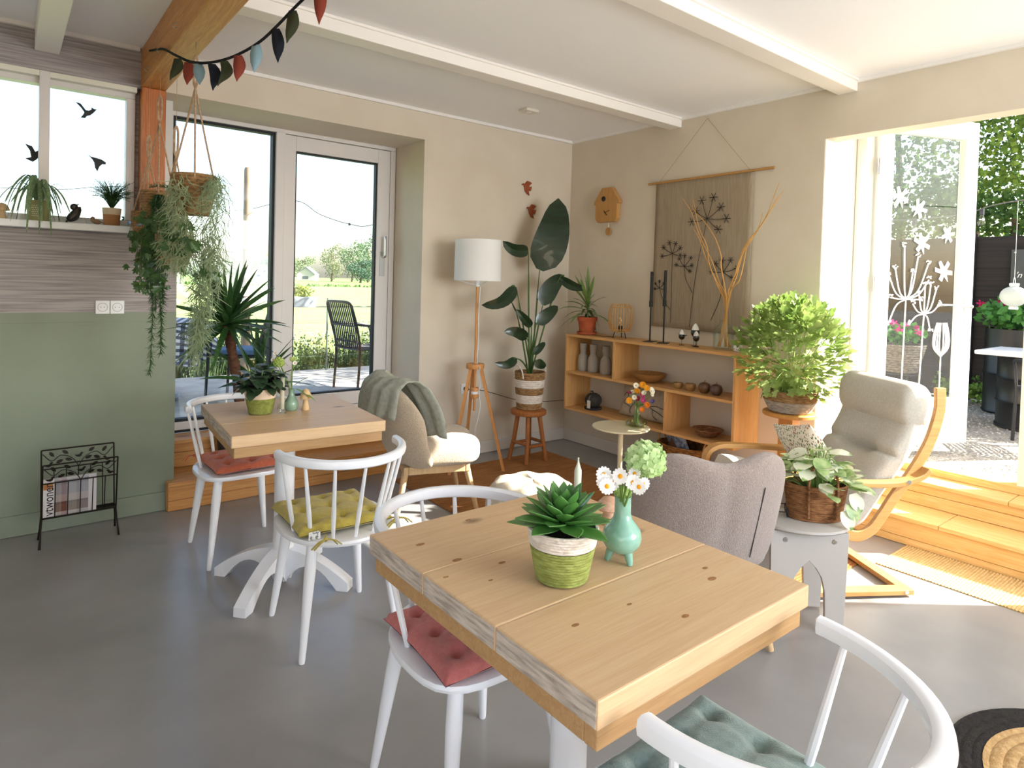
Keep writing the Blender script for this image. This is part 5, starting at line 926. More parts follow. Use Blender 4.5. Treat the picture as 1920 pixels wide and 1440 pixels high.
def rosette(c, n, L0, L1, e0, e1, w):
    for i in range(n):
        a = i*2.4; t = i/(n-1); L_ = L0+(L1-L0)*R_(.3, 1); el = e0+(e1-e0)*t+R_(-.12, .12); d = V((cos(a)*cos(el), sin(a)*cos(el), sin(el))); sag = .32*(1-t)**1.5+.02
        if d.y > .3: L_ *= .62
        P_ = [V(c)+V((0, 0, .06*t))+d*L_*k+V((0, 0, -sag*L_*k*k)) for k in (0, .12, .3, .5, .7, .87, 1)]; P_ = [V((max(q.x, -.355) if q.y > -.13 else q.x, min(q.y, .30), q.z)) for q in P_]
        B().blade(P_, [w*.55, w*.9, w, w*.92, w*.7, w*.38, .0006], up=(R_(-.9, .9), R_(-.9, .9), .8), fold=.28).build('leaf', ym, yu)
rosette((-.045, 0, .92), 74, .29, .45, -.45, 1.45, .019); rosette((.15, -.03, .51), 20, .34, .50, .15, 1.45, .019)
# ---- big bright plant on the pedestal
gp = thing('scented_geranium', 'bushy bright green plant in a grey and brown rope basket on the pedestal', 'plant', (-.30, -2.32, .698))
coil(.115, .002, .15, .07, 7, .004, 44, floor=True).build('grey_rope_base', straw_gr, gp); coil(.151, .071, .158, .135, 6, .0045, 44).build('brown_rope_side', straw_b, gp); soil_disc(.145, .11, gp)
gm_ = mat('fresh_green_leaf', 'a8ba6e', .55, '7f9c4c', 5, transl=.30)
def lobed(m, lob=5, name='leaf', L_=.05, deep=.45):
    vs = [(0, 0, 0)]; n = lob*4
    for i in range(n+1):
        a = -2.35+4.7*i/n; r = L_*(1-deep*(.5-.5*cos(2*pi*i/4))) * (.8+.2*cos(a)); vs.append((r*sin(a)*.5*1.1, L_*.45+r*cos(a)*.55, .18*r*(abs(sin(a))-.4)))
    me = bpy.data.meshes.new(name); me.from_pydata(vs, [], [(0, i, i+1) for i in range(1, n+1)]); me.materials.append(m); return me
gl_ = lobed(gm_, 5, 'leaf', .068, .42); rnd = random.Random(5)
def bush_pt():
    while True:
        d = V((rnd.gauss(0, 1), rnd.gauss(0, 1), rnd.gauss(.25, 1))).normalized(); k = rnd.uniform(.55, 1.0)
        q = V((d.x*.29*k, d.y*.325*k, .37+d.z*.32*k))
        if q.x < .21 and q.z > .10: return q, d
xs = B()
for i in range(1150):
    q, d = bush_pt(); dd = (d+V((rnd.uniform(-.6, .6), rnd.uniform(-.6, .6), rnd.uniform(-.3, .9)))).normalized(); mt = place(q, dd, up=(rnd.uniform(-.5, .5), rnd.uniform(-.5, .5), 1), s=rnd.uniform(.6, 1.15))
    if i < 300: inst(gl_, 'leaf', gp, mt)
    else: xs.add([tuple(mt @ v.co) for v in gl_.vertices], [tuple(p.vertices) for p in gl_.polygons])
stuff(xs.build('inner_leaves', gm_, gp)); sb_ = B()
for i in range(40): q, d = bush_pt(); sb_.tube(bez([(d.x*.03, d.y*.03, .1), (d.x*.08, d.y*.08, .25), q], 4), .0022, 4, False)
stuff(sb_.build('stems', mat('green_twig', '8ca053', .6), gp))
# ---- pothos in a rope basket on the grey arch table
po = thing('potted_pothos', 'cream-variegated pothos in an oval brown rope basket', 'plant', (-1.315, -2.985, .4575), radians(-42)); coil(.10, .001, .12, .155, 17, .003, 44, sx=1.1, sy=.68, floor=True).build('rope_basket', straw_br, po); soil_disc(.11, .13, po, 1.1, .68)
for y in (-.078, .078): B().tube(bez([(-.055, y*.94, .02), (-.06, y*1.03, .13), (-.05, y*.95, .22), (0, y*.8, .25), (.05, y*.95, .22), (.06, y*1.03, .13), (.055, y*.94, .02)], 6), .0055, 7).build('handle', straw_br, po)
vm = mat('variegated_leaf', 'eeefd6', .35, '86ab55', 26, detail=2, lo=.54, hi=.62, transl=.2, coat=.2); vg = mat('green_edged_leaf', 'c6d89a', .35, '5c9440', 20, detail=2, lo=.40, hi=.6, transl=.2, coat=.2); lv = [leafme(.075, .028, vm, bend=.25, fold=.15, segs=7, tipw=.05), leafme(.07, .027, vg, bend=.25, fold=.15, segs=7, tipw=.05)]
rnd = random.Random(11); stp = B()
for i in range(84):
    a = rnd.uniform(0, 6.28); u = rnd.uniform(.25, 1); q = V((.15*u*cos(a), .11*u*sin(a), .165+.14*(1-u*.7)*rnd.uniform(.4, 1.2)-(0.05 if u > .85 else 0))); el = rnd.uniform(-.5, .6); inst(lv[i % 2], 'leaf', po, place(q, (cos(a)*cos(el), sin(a)*cos(el), sin(el)), up=(rnd.uniform(-.4, .4), rnd.uniform(-.4, .4), 1), s=rnd.uniform(.9, 1.4))); stp.tube(bez([(q.x*.25, q.y*.25, .12), (q.x*.7, q.y*.7, q.z+.02), q], 4), .0015, 4, False)
for x, y, z, k in ((.10, -.10, .10, 1), (.075, -.105, .07, 0), (.115, -.09, .14, 0)): inst(lv[k], 'leaf', po, place((x, y, z), (.3, -.5, -.8), up=(0, -1, .3), s=1.05))
stuff(stp.build('stems', mat('green_twig2', '7b9a4a', .6), po))
# ---- hanging baskets on the beam
mac = mat('macrame_cord', 'c7a98a', .95, 'a98b6c', 60, bump=.5, bs=200)
nm = mat('needle_green', '466a35', .55, '33532c', 20, transl=.2); rh = mat('rhipsalis_grey_green', '9fb08a', .6, '7f956d', 20, transl=.15); iv = mat('ivy_leaf', '3d5f2c', .4, '6b9440', 16, lo=.45, hi=.75, transl=.15, coat=.15); ivme = lobed(iv, 5, 'leaf', .05, .5)
def hang(name, label, x, y, X, rt, rb, h, knot, top, tilt=0, m=straw_b):
    c = pxX(x, y, X); t = thing(name, label, 'plant', tuple(c-V((0, 0, h/2))), 0, 'hanging basket plants'); o = c-V((0, 0, h/2))
    bk = coil(rb, 0, rt, h, 11, .004, 36, bulge=.008, floor=True).build('basket', m, t); soil_disc(rt-.008, h-.02, t)
    kz = pxX(knot[0], knot[1], X)-o; tz = V((kz.x*.0, kz.y*.0, 0)); kz = V((0, 0, kz.z)); lz = pxX(top[0], top[1], X)-o; lz = V((0, 0, lz.z))
    for q in (20, 140, 260): a = radians(q); B().tube(bez([(rt*cos(a), rt*sin(a), h*.9), (rt*cos(a)*1.02, rt*sin(a)*1.02, h), (rt*.5*cos(a), rt*.5*sin(a), h+(kz.z-h)*.5), kz], 4), .0042, 6).build('macrame_cord', mac, t)
    for s_ in (-1, 1): B().tube(bez([kz, kz+V((s_*.007, 0, .03)), lz+V((s_*.008, 0, -.03)), lz], 4), .006, 6).build('macrame_loop', mac, t)
    B().cyl(lz, (0, 0, 2.515-o.z), .0012, n=5).build('hanging_line', mac, t); B().tube([(0, 0, 2.52-o.z), (0, 0, 2.49-o.z)], .002, 5).build('hook', hk, t)
    return t, o
def strand(par, pts, m, ln, den, w=.0011, tube_r=.0012, rn=None, droop=-.3, name='trailing_stem'):
    rn = rn or random; P_ = bez(pts, 8); b = B(); b.tube(P_, tube_r, 4, False)
    for i in range(len(P_)-1):
        for k in range(den):
            q = P_[i].lerp(P_[i+1], rn.uniform(0, 1)); d = V((rn.uniform(-1, 1), rn.uniform(-1, 1), rn.uniform(-1, .4)+droop)).normalized()*ln*rn.uniform(.6, 1.2); s_ = d.cross(V((.3, .5, .8))).normalized()*w; b.add([q+s_, q-s_, q+d*.6-s_*.8, q+d, q+d*.6+s_*.8], [(0, 1, 2, 3, 4)])
    return stuff(b.build(name, m, par))
def wiggle(par, pts, m, n, rn, spread=.03, r=.0016):
    b = B(); P_ = bez(pts, 8)
    for j in range(n):
        i = rn.randrange(0, len(P_)-2); q = V(P_[i])+V((rn.uniform(-1, 1), rn.uniform(-1, 1), rn.uniform(-1, 1)))*spread*.5; L_ = [q]
        d = V((rn.uniform(-.7, .7), rn.uniform(-.7, .7), -1)).normalized()
        for k in range(4): d = (d+V((rn.uniform(-.6, .6), rn.uniform(-.6, .6), rn.uniform(-.3, .35)))).normalized(); L_.append(L_[-1]+d*.02)
        b.tube(L_, [r, r, r*.9, r*.7, r*.3], 4, False)
    return stuff(b.build('trailing_stem', m, par))
rn = random.Random(3)
hA, oA = hang('hanging_rhipsalis', 'largest hanging basket with grey-green trailing stems', 363, 366, -3.40, .096, .066, .185, (369, 162), (369, 102))
hB, oB = hang('hanging_needle_plant', 'hanging basket with long spiky green trailing stems', 297, 385, -3.43, .085, .06, .15, (311, 218), (310, 168))
hC, oC = hang('hanging_pale_rhipsalis', 'lowest hanging basket behind the pale curly stems', 327, 468, -3.41, .085, .06, .15, (331, 292), (331, 236), m=straw_b)
hD, oD = hang('hanging_ivy', 'hanging basket with dark ivy by the window', 277, 420, -3.455, .08, .06, .14, (281, 296), (281, 252))
def loc_pts(o, X, l): return [pxX(x, y, X)-o for x, y in l]
for k in range(16):
    x0 = 385+rn.uniform(-12, 38); dx = rn.uniform(-8, 10); ln_ = rn.uniform(120, 215); X_ = -3.40+rn.uniform(-.03, .03)
    wiggle(hA, [V((.08, -.06, .18))+V((rn.uniform(-.02, .03), rn.uniform(-.03, .03), 0))]+loc_pts(oA, X_, [(x0, 355+rn.uniform(-5, 20)), (x0+dx*.5, 355+ln_*.5), (x0+dx, 355+ln_)]), rh, 34, rn, .03, .0013)
for l in ([(395, 470), (380, 540), (372, 610), (366, 690)], [(385, 480), (375, 560), (362, 620), (358, 690)], [(400, 460), (385, 560), (378, 600), (370, 660)], [(405, 470), (400, 540), (380, 590), (372, 650)], [(380, 430), (378, 500), (368, 570), (362, 640)]): wiggle(hA, loc_pts(oA, -3.40, l), rh, 120, rn, .05, .0016)
rh2 = mat('pale_rhipsalis', 'b3bf98', .6, '97a87d', 20, transl=.15)
for l in ([(335, 340), (325, 390), (325, 430), (330, 480)], [(340, 350), (335, 410), (340, 450), (345, 500)], [(330, 360), (345, 420), (352, 460), (350, 500)], [(325, 380), (318, 430), (322, 470), (325, 495)]): wiggle(hC, [V((0, 0, .13))]+loc_pts(oC, -3.475, l), rh2, 190, rn, .07, .0019)
for l in ([(290, 380), (285, 450), (286, 540), (285, 620), (281, 702)], [(300, 380), (298, 460), (300, 540), (302, 600), (301, 665)], [(284, 370), (278, 430), (280, 500), (284, 560)], [(295, 375), (292, 440), (290, 520), (292, 580)], [(305, 385), (308, 450), (305, 520), (306, 570)], [(280, 390), (272, 440), (274, 500), (278, 545)], [(292, 380), (300, 430), (296, 480), (299, 540)]): strand(hB, [V((0, 0, .14))]+loc_pts(oB, -3.465, l), nm, .036, 15, .0019, .0018, rn)
for k in range(16):
    x0 = 268+rn.uniform(0, 46); strand(hB, [V((0, 0, .14))]+loc_pts(oB, -3.465+rn.uniform(-.03, .04), [(x0, 378), (x0+rn.uniform(-10, 6), 430), (x0+rn.uniform(-12, 10), 470+rn.uniform(0, 70))]), nm, .034, 12, .0018, .0016, rn)
strand(hB, loc_pts(oB, -3.43, [(270, 352), (300, 350), (330, 356)]), nm, .03, 10, .0014, rn=rn, droop=.6)
def ivy(par, o, X, box, n, extra=()):
    sb = B()
    for k in range(n):
        x, y = rn.uniform(box[0], box[2]), rn.uniform(box[1], box[3]); q = pxX(x, y, X+rn.uniform(-.05, .05))-o; d = V((rn.uniform(-1, 1), rn.uniform(-1, .3), rn.uniform(-1.2, .3))); inst(ivme, 'leaf', par, place(q, d, up=(CAM-(q+o)).normalized()+V((rn.uniform(-.6, .6), rn.uniform(-.6, .6), rn.uniform(-.3, .6))), s=rn.uniform(.6, 1.2)))
        if k % 6 == 0: sb.tube(bez([(0, 0, .13), (q.x*.6, q.y*.6, max(q.z, .12)), q], 4), .0013, 4, False)
    stuff(sb.build('stems', mat('ivy_stem', '5a5a34', .7), par))
ivy(hD, oD, -3.49, (238, 395, 322, 470), 95); ivy(hD, oD, -3.50, (232, 430, 275, 538), 48); ivy(hD, oD, -3.48, (250, 490, 318, 542), 34); ivy(hC, oC, -3.46, (325, 412, 358, 480), 40); ivy(hA, oA, -3.40, (335, 498, 400, 512), 8)
# =====================================================================  OUTDOORS
def leaves(b, c, rad, n, size, rnd, shell=.55, droop=0):
    for i in range(n):
        d = V((rnd.gauss(0, 1), rnd.gauss(0, 1), rnd.gauss(0, 1))).normalized(); k = rnd.uniform(shell, 1); q = V(c)+V((d.x*rad[0], d.y*rad[1], d.z*rad[2]))*k
        a = V((rnd.uniform(-1, 1), rnd.uniform(-1, 1), rnd.uniform(-1, 1)-droop)).normalized()*size*rnd.uniform(.6, 1.3); s_ = a.cross(V((rnd.uniform(-1, 1), rnd.uniform(-1, 1), rnd.uniform(-1, 1)))).normalized()*size*.45
        b.add([q, q+a*.5+s_, q+a, q+a*.5-s_], [(0, 1, 2, 3)])
    return b
rn = random.Random(21)
# ---- terrace side
sbox('terrace_floor', mat('terrace_paving', '9a9690', .85, 'b0aca4', 5, bump=.3, bs=30), -7, 2.2, .56, 3.3, .2, .30)
struct(B().box(-260, 260, 3.3, 74, -.02, .08).build('meadow_ground', mat('meadow_grass', '8c9c58', .95, '7b8e4a', .6, detail=8, bump=.6, bs=6), None, False)); struct(B().box(-400, 400, 74, 420, -.02, .02).build('field_ground', mat('field_grass', '5f7f3c', .95, '6e8c46', .05, detail=8), None, False))
hedge_m = mat('field_edge_grass', '3a5528', .95, '4b6a32', 2); o = B()
for i in range(900): x = rn.uniform(-60, 90); o.add([(x-.25, 74+rn.uniform(-.3, .3), .05), (x+.25, 74, .05), (x+rn.uniform(-.2, .2), 74, rn.uniform(.25, .5))], [(0, 1, 2)])
tag(stuff(o.build('field_edge', hedge_m)), 'dark green grassy ditch edge across the field', 'grass')
def tree(name, label, x, y, h, w, crown_z, n, size, c1, c2, group, trunk_r=.2, blobs=7, droop=0, tr=0.25, base=0.0):
    t = thing(name, label, 'tree', (x, y, base), 0, group); B().tube([(0, 0, 0), (.05*w, 0, h*.35), (-.03*w, .02*w, h*.75)], [trunk_r, trunk_r*.7, trunk_r*.25], 8).build('trunk', mat('tree_bark', '4a3d30', .95, '6a5a48', 8), t); b = B()
    for k in range(blobs):
        a = k*2.4; r = w*.28*(0 if k == 0 else 1); zc = crown_z+(h-crown_z)*(.15+.7*((k*.618) % 1)); leaves(b, (r*cos(a), r*sin(a), zc), (w*.28, w*.28, (h-crown_z)*.26), n//blobs, size, rn, .45, droop)
    stuff(b.build('crown', mat('crown_'+c1, c1, .8, c2, .35 if h > 6 else 1.5, transl=tr), t)); return t
TG = 'trees on the far side of the field'
def far(px_, pyt, D, wpx):
    q = px(px_, 520, D); h = (520-pyt)/FPX*D+1.2; return q.x, q.y, h, wpx/FPX*D
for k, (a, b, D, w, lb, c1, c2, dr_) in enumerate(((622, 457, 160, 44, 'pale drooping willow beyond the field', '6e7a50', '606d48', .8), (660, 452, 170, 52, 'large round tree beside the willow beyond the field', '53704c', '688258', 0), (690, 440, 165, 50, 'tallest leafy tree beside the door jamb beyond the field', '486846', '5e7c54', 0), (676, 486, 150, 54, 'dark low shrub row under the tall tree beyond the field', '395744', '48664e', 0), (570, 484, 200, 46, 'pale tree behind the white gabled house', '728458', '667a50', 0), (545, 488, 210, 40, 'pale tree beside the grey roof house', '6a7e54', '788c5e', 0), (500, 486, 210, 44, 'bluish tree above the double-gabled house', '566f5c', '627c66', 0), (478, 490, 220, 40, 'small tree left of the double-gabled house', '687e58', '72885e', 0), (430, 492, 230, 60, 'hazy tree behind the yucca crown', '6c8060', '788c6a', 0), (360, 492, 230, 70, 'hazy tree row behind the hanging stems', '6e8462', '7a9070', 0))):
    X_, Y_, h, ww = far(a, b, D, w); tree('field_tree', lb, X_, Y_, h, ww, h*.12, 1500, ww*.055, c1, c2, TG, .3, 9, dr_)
def house(label, x, y, w, h, rot, dbl):
    t = thing('farmhouse', label, 'house', (x, y, 0), rot, 'houses beyond the field'); wm = mat('white_render', 'b3aea6', .9); rm = mat('slate_roof', '5d6470', .8)
    for k in range(2 if dbl else 1):
        ox = k*w; B().prism([(-w/2, 0), (w/2, 0), (w/2, h*.5), (0, h), (-w/2, h*.5)], lambda u, v, q, ox=ox: (u+ox, q, v), 9).build('gable_wall', wm, t, False)
        for s_ in (-1, 1): B().prism([(0, h*1.02), (s_*w*.54, h*.46), (s_*w*.54, h*.50), (0, h*1.08)], lambda u, v, q, ox=ox: (u+ox, q-.3, v), 9.6).build('roof_slope', rm, t, False)
        B().box(ox-w*.16, ox+w*.16, -.05, 0, h*.12, h*.34).build('window_pane', mat('far_window', '46505c', .2), t, False)
q = px(484, 512, 190); house('white double-gabled farmhouse beyond the field', q.x, q.y, 3.6, 3.9, -.5, True); q = px(573, 512, 180); house('white single-gabled farmhouse beside the willow', q.x, q.y, 4.8, 3.6, -.5, False)
# post, wires, planter
pm_ = thing('terrace_post', 'round weathered wooden post on the terrace edge', 'post', (-2.0, 3.02, .08)); B().lathe([(.05, 0), (.048, 1.2), (.046, 2.5), (.04, 2.53), (0, 2.54)], 16).build('shaft', wood('weathered_post', 'a38b70', '7d6a56', 2, 9, .6), pm_); B().cyl((0, 0, 1.65), (0, 0, 1.69), .051).build('band', steel, pm_)
for lb, l in (('thin light string across the terrace door view', [(430, 395, 6.5), (470, 392, 7.2), (552, 376, 6.2), (600, 402, 6.4), (655, 420, 6.6), (700, 421, 6.6), (800, 380, 6.6)]), ('thin wire outside the bird window', [(0, 352, 7), (100, 356, 7), (200, 350, 7), (300, 352, 7)])):
    o = B().tube(bez([px(*q) for q in l], 6), .004, 5).build('light_string', mat('cable', '5a5a5e', .6)); tag(o, lb, 'cable')
q = px(655, 428, 6.6); o = thing('string_bulb', 'small bulb hanging on the terrace light string', 'bulb', tuple(q)); B().lathe([(.012, .03), (.012, .05), (.004, .055)], 10).build('socket', mat('bulb_socket', '2f3340', .5), o); B().ball((0, 0, 0), (.022, .022, .032), 10, 8).build('glass', gl_c, o)
pl = thing('planter_box', 'grey trough planter of yellow-green plants on a terrace fence rail', 'planter', (-1.36, 3.10, 1.075)); B().prism([(-.15, 0), (.15, 0), (.175, .12), (-.175, .12)], lambda u, v, w: (u, w-.07, v), .14).build('trough', mat('zinc_grey', 'aab4bc', .5), pl, False, .004); stuff(leaves(B(), (0, 0, .18), (.16, .07, .09), 420, .03, rn, .2).build('foliage', mat('lime_foliage', 'a3b54a', .8, 'c2c860', 20, transl=.3), pl))
fr_ = thing('terrace_fence', 'thin wire fence on the terrace edge', 'fence', (0, 3.18, .08))
for x in (-3.6, -2.8, -1.0, .2): B().cyl((x, 0, 0), (x, 0, 1.1), .012, n=8).build('fence_post', mat('fence_grey', '6f7a70', .6), fr_)
for z in (.2, .4, .6, .8, .995): B().cyl((-3.6, 0, z), (.2, 0, z), .0022 if z < .9 else .008, n=6).build('fence_wire', MATS['fence_grey'], fr_)
# flower bed clumps
gcs = [mat('bed_green_a', '52693a', .8, '6c8046', 6, transl=.3), mat('bed_green_b', '636c3c', .8, '807646', 6, transl=.3), mat('bed_green_c', '465f3a', .8, '5c7446', 6, transl=.3)]; fw = mat('white_blossom', 'f2f2ea', .8, transl=.3)
CL = ['with many white blossoms', 'of yellowing stems', 'of dense dark green leaves']
for k in range(13):
    x = -2.9+k*.30; t = thing('flower_clump', 'wildflower clump '+CL[k % 3]+' at the terrace edge', 'flowers', (x, 3.62+.25*(k % 2), .08), 0, 'wildflower clumps at the terrace edge'); b = B(); H_ = .62+.22*rn.random()
    for i in range(150):
        a = rn.uniform(0, 6.28); r = rn.uniform(0, .2); p0 = V((r*cos(a), r*sin(a), 0)); p1 = V((r*1.6*cos(a), r*1.6*sin(a), H_*rn.uniform(.5, 1))); s_ = V((.006, .004, 0)); b.add([p0-s_, p0+s_, p1], [(0, 1, 2)]); leaves(b, p0.lerp(p1, rn.uniform(.3, .95)), (.05, .05, .08), 4, .035, rn, .1)
    stuff(b.build('leaves', gcs[k % 3], t)); f = B()
    for i in range((60, 14, 22)[k % 3]): a = rn.uniform(0, 6.28); r = .28*sqrt(rn.random()); f.ball((r*cos(a), r*sin(a), H_*rn.uniform(.55, 1.05)), .011, 6, 4)
    stuff(f.build('blossoms', fw, t))
# outdoor chairs
och = mat('charcoal_rope', '2c2e34', .7, '3a3c42', 40); ofr = mat('charcoal_metal', '23252a', .45)
def rope_chair(label, loc, rz, cushion=False):
    t = thing('rope_chair', label, 'chair', loc, rz, 'charcoal rope garden chairs')
    for s_ in (-1, 1):
        B().tube(bez([(s_*.22, -.24, 0), (s_*.22, -.22, .42), (s_*.23, -.27, .66), (s_*.225, -.33, .86)], 5), .013, 8).build('rear_leg', ofr, t); B().tube([(s_*.23, .22, 0), (s_*.225, .20, .43)], .013, 8).build('front_leg', ofr, t)
        B().tube(bez([(s_*.226, -.28, .68), (s_*.26, -.1, .66), (s_*.26, .14, .64), (s_*.24, .20, .58), (s_*.226, .20, .43)], 5), .012, 8).build('arm', ofr, t)
    B().tube(bez([(-.225, -.33, .86), (-.18, -.345, .895), (0, -.35, .90), (.18, -.345, .895), (.225, -.33, .86)], 4), .014, 8).build('top_rail', ofr, t)
    for z, y in ((.66, -.27), (.50, -.235), (.42, -.22)): B().cyl((-.225, y, z), (.225, y, z), .009, n=8).build('cross_rail', ofr, t)
    B().tube([(-.225, .2, .43), (.225, .2, .43)], .012, 8).build('front_rail', ofr, t)
    for k in range(12): x = -.195+.0355*k; B().tube(bez([(x, .2, .432), (x, 0, .42), (x, -.21, .425), (x, -.24, .5), (x, -.27, .66), (x, -.335, .89)], 4), .0075, 6).build('rope', och, t)
    if cushion: B().box(-.2, .2, -.19, .19, .437, .48).build('seat_pad', mat('denim_pad', '4a6686', .9, '5d7a98', 12), t, False, .015)
    return t
rope_chair('charcoal rope chair seen through the sliding sash', (-1.14, 1.80, .30), radians(-82)); rope_chair('charcoal rope chair with a denim pad at the gingham table', (-2.40, 1.72, .30), radians(53), True); rope_chair('black rope chair on the gravel by the garden door', (2.1, -3.16, .30), radians(-60))
def gingham():
    m, t, p = newmat('gingham'); N = t.nodes.new; L = t.links.new; tc = N('ShaderNodeTexCoord'); mp = N('ShaderNodeMapping'); mp.inputs['Rotation'].default_value = (0, 0, .3); L(tc.outputs['Object'], mp.inputs[0]); sp_ = N('ShaderNodeSeparateXYZ'); L(mp.outputs[0], sp_.inputs[0]); outs = []
    ad = N('ShaderNodeMath'); ad.operation = 'ADD'; L(sp_.outputs[1], ad.inputs[0]); L(sp_.outputs[2], ad.inputs[1])
    for src in (sp_.outputs[0], ad.outputs[0]):
        a = N('ShaderNodeMath'); a.operation = 'MULTIPLY'; a.inputs[1].default_value = 15; L(src, a.inputs[0]); f = N('ShaderNodeMath'); f.operation = 'FRACT'; L(a.outputs[0], f.inputs[0]); g = N('ShaderNodeMath'); g.operation = 'GREATER_THAN'; g.inputs[1].default_value = .5; L(f.outputs[0], g.inputs[0]); outs.append(g.outputs[0])
    s = N('ShaderNodeMath'); s.operation = 'ADD'; L(outs[0], s.inputs[0]); L(outs[1], s.inputs[1]); d = N('ShaderNodeMath'); d.operation = 'DIVIDE'; d.inputs[1].default_value = 2; L(s.outputs[0], d.inputs[0])
    cr = N('ShaderNodeValToRGB'); cr.color_ramp.interpolation = 'CONSTANT'; e = cr.color_ramp.elements; e[0].color = C4(hx('dfe3ea')); e[1].position = .4; e[1].color = C4(hx('55607a')); n = e.new(.8); n.color = C4(hx('1f2536')); L(d.outputs[0], cr.inputs[0]); L(cr.outputs[0], p.inputs['Base Color']); p.inputs['Roughness'].default_value = .9; return m
gt_ = thing('terrace_table', 'round terrace table under a gingham cloth', 'table', (-3.02, 2.12, .30)); B().lathe([(.42, .685), (.42, .71), (0, .71)], 36).build('top', ofr, gt_); B().cyl((0, 0, .03), (0, 0, .685), .035).build('column', steel, gt_); B().lathe([(.22, 0), (.2, .025), (.04, .03)], 24).build('foot', ofr, gt_)
gc_ = B().grid(lambda u, v: ((lambda r, a, dz: ((r+dz*.10*(1+.5*sin(a*9)))*cos(a), (r+dz*.10*(1+.5*sin(a*9)))*sin(a), .713-dz*.32*(1+.15*sin(a*4))))(.425*min(1, v*1.6), 2*pi*u, max(0, v*1.6-1)/.6)), 72, 16, True).build('gingham_cloth', gingham(), loc=(-3.02, 2.12, .30)); tag(gc_, 'blue and white gingham cloth on the terrace table', 'tablecloth')
# ---- garden side
sbox('gravel_ground', mat('gravel', '77736b', .95, 'b3aea4', 55, detail=6, lo=.35, hi=.65, bump=1, bs=70), .56, 60, -40, 3.3, .1, .30)
gb = B()
for i in range(2600):
    x = rn.uniform(.7, 4.0); y = rn.uniform(-4.2, -1.2); r = rn.uniform(.006, .014); a = rn.uniform(0, 3); gb.add([(x+r*cos(a), y+r*sin(a), .30), (x-r*sin(a), y+r*cos(a), .30), (x-r*cos(a), y-r*sin(a), .30), (x+r*sin(a), y-r*cos(a), .30), (x, y, .30+r*.8)], [(0, 1, 4), (1, 2, 4), (2, 3, 4), (3, 0, 4)])
tag(stuff(gb.build('pebbles', mat('pebble', '8d887e', .9, 'b8b2a8', 9))), 'loose grey pebbles on the gravel yard', 'pebbles')
fe = thing('board_fence', 'dark stained horizontal board fence behind the gravel yard', 'fence', (4.15, 0, .30)); fbm = mat('black_stained_board', '1a1716', .8, '2a2421', 10, st=(1, .1, 4)); 
for j, (y0, y1) in enumerate(((1.4, -.2), (-.2, -1.96), (-1.96, -3.7), (-3.7, -5.4))):
    B().box(-.06, .03, y1-.045, y1+.045, 0, 1.80).build('fence_post', fbm, fe, False, .004)
    for k in range(11): B().box(-.009*(k % 2), .016-.009*(k % 2), y1+.046, y0-.046, .02+k*.158-.006, .02+k*.158+.166).build('board', fbm, fe, False, .002)
GC = [('415a26', '6c8436'), ('4d6a28', '849c3e'), ('36522a', '5c7838'), ('58742c', '94a844')]
for k, (x, y, h, w, lb) in enumerate(((5.6, -3.2, 5.2, 3.0, 'leafy garden tree rising above the chalk sign'), (5.3, -1.6, 5.6, 2.8, 'bright leafy tree behind the painted door glass'), (6.8, -.2, 6.2, 3.4, 'tall leafy tree behind the fence corner'), (7.4, -4.6, 6.4, 3.8, 'large leafy tree at the back of the yard'), (7.6, -2.3, 6.8, 3.6, 'tallest leafy tree behind the yard fence'), (5.2, .6, 4.6, 2.6, 'small leafy tree by the far fence end'))):
    tree('garden_tree', lb, x, y, h, w, 1.35, 6500, .07, GC[k % 4][0], GC[k % 4][1], 'trees behind the yard fence', .09, 16, .1, .32, .30)
for x, y, h, lb in ((2.7, 1.0, 5.6, 'leafy tree at the house corner shading the terrace'), (4.0, 2.4, 6.2, 'second leafy tree shading the terrace end')):
    tree('garden_tree', lb, x, y, h, 3.4, 1.5, 5200, .09, '43682c', '6f9440', 'trees behind the yard fence', .09, 14, .1, .32, .30)
hb = thing('overhanging_hedge', 'leafy hedge spilling over the fence top', 'hedge', (4.5, -2.4, .30)); b = B()
for k in range(12): leaves(b, (rn.uniform(-.1, .35), -2.2+k*.4, 1.85+rn.uniform(-.1, .45)), (.35, .4, .38), 480, .06, rn, .3)
stuff(b.build('foliage', mat('hedge_leaf', '38592a', .8, '5c8038', 3, transl=.3), hb)); B().tube([(.2, 0, 0), (.2, .1, 1.0), (.15, .2, 2.0)], [.05, .045, .03], 8).build('trunk', MATS['tree_bark'], hb)
def geranium(name, label, loc, R, nfl, col, n=300, hz=1.0, lf=.05):
    t = thing(name, label, 'plant', loc, 0, 'garden geraniums'); stuff(leaves(B(), (0, 0, R*.55*hz), (R, R, R*.6*hz), n, lf, rn, .4).build('leaves', mat('geranium_leaf', '3f7a36', .7, '5f9a48', 8, transl=.3), t))
    f = mat('bloom_'+col, col, .7, transl=.3)
    for k in range(nfl):
        a = k*2.4; r = R*sqrt((k+.5)/nfl)*.95; b = B(); q = (r*cos(a), r*sin(a), R*(1.0-.35*(r/R)**2)*hz+rn.uniform(-.02, .04))
        leaves(b, q, (.035, .035, .028), 46, .022, rn, .3); stuff(b.build('bloom', f, t))
    return t
g1 = geranium('potted_geranium', 'pink geraniums in a grey wicker trough behind the glass door', (2.3, -1.98, .985), .21, 8, 'e0479a', 220, .8); coil(.13, -.26, .19, -.005, 12, .006, 40, sx=1.15, sy=1, floor=True).build('wicker_trough', rope('grey_wicker', '8d857a', '5a544c'), g1)
for sx in (-.12, .12):
    for sy in (-.1, .1): B().cyl((sx, sy, -.262), (sx*1.1, sy*1.1, -.683), .012, n=8).build('stand_leg', ofr, g1)
B().lathe([(.17, -.275), (.17, -.262), (0, -.262)], 24).build('stand_top', ofr, g1)
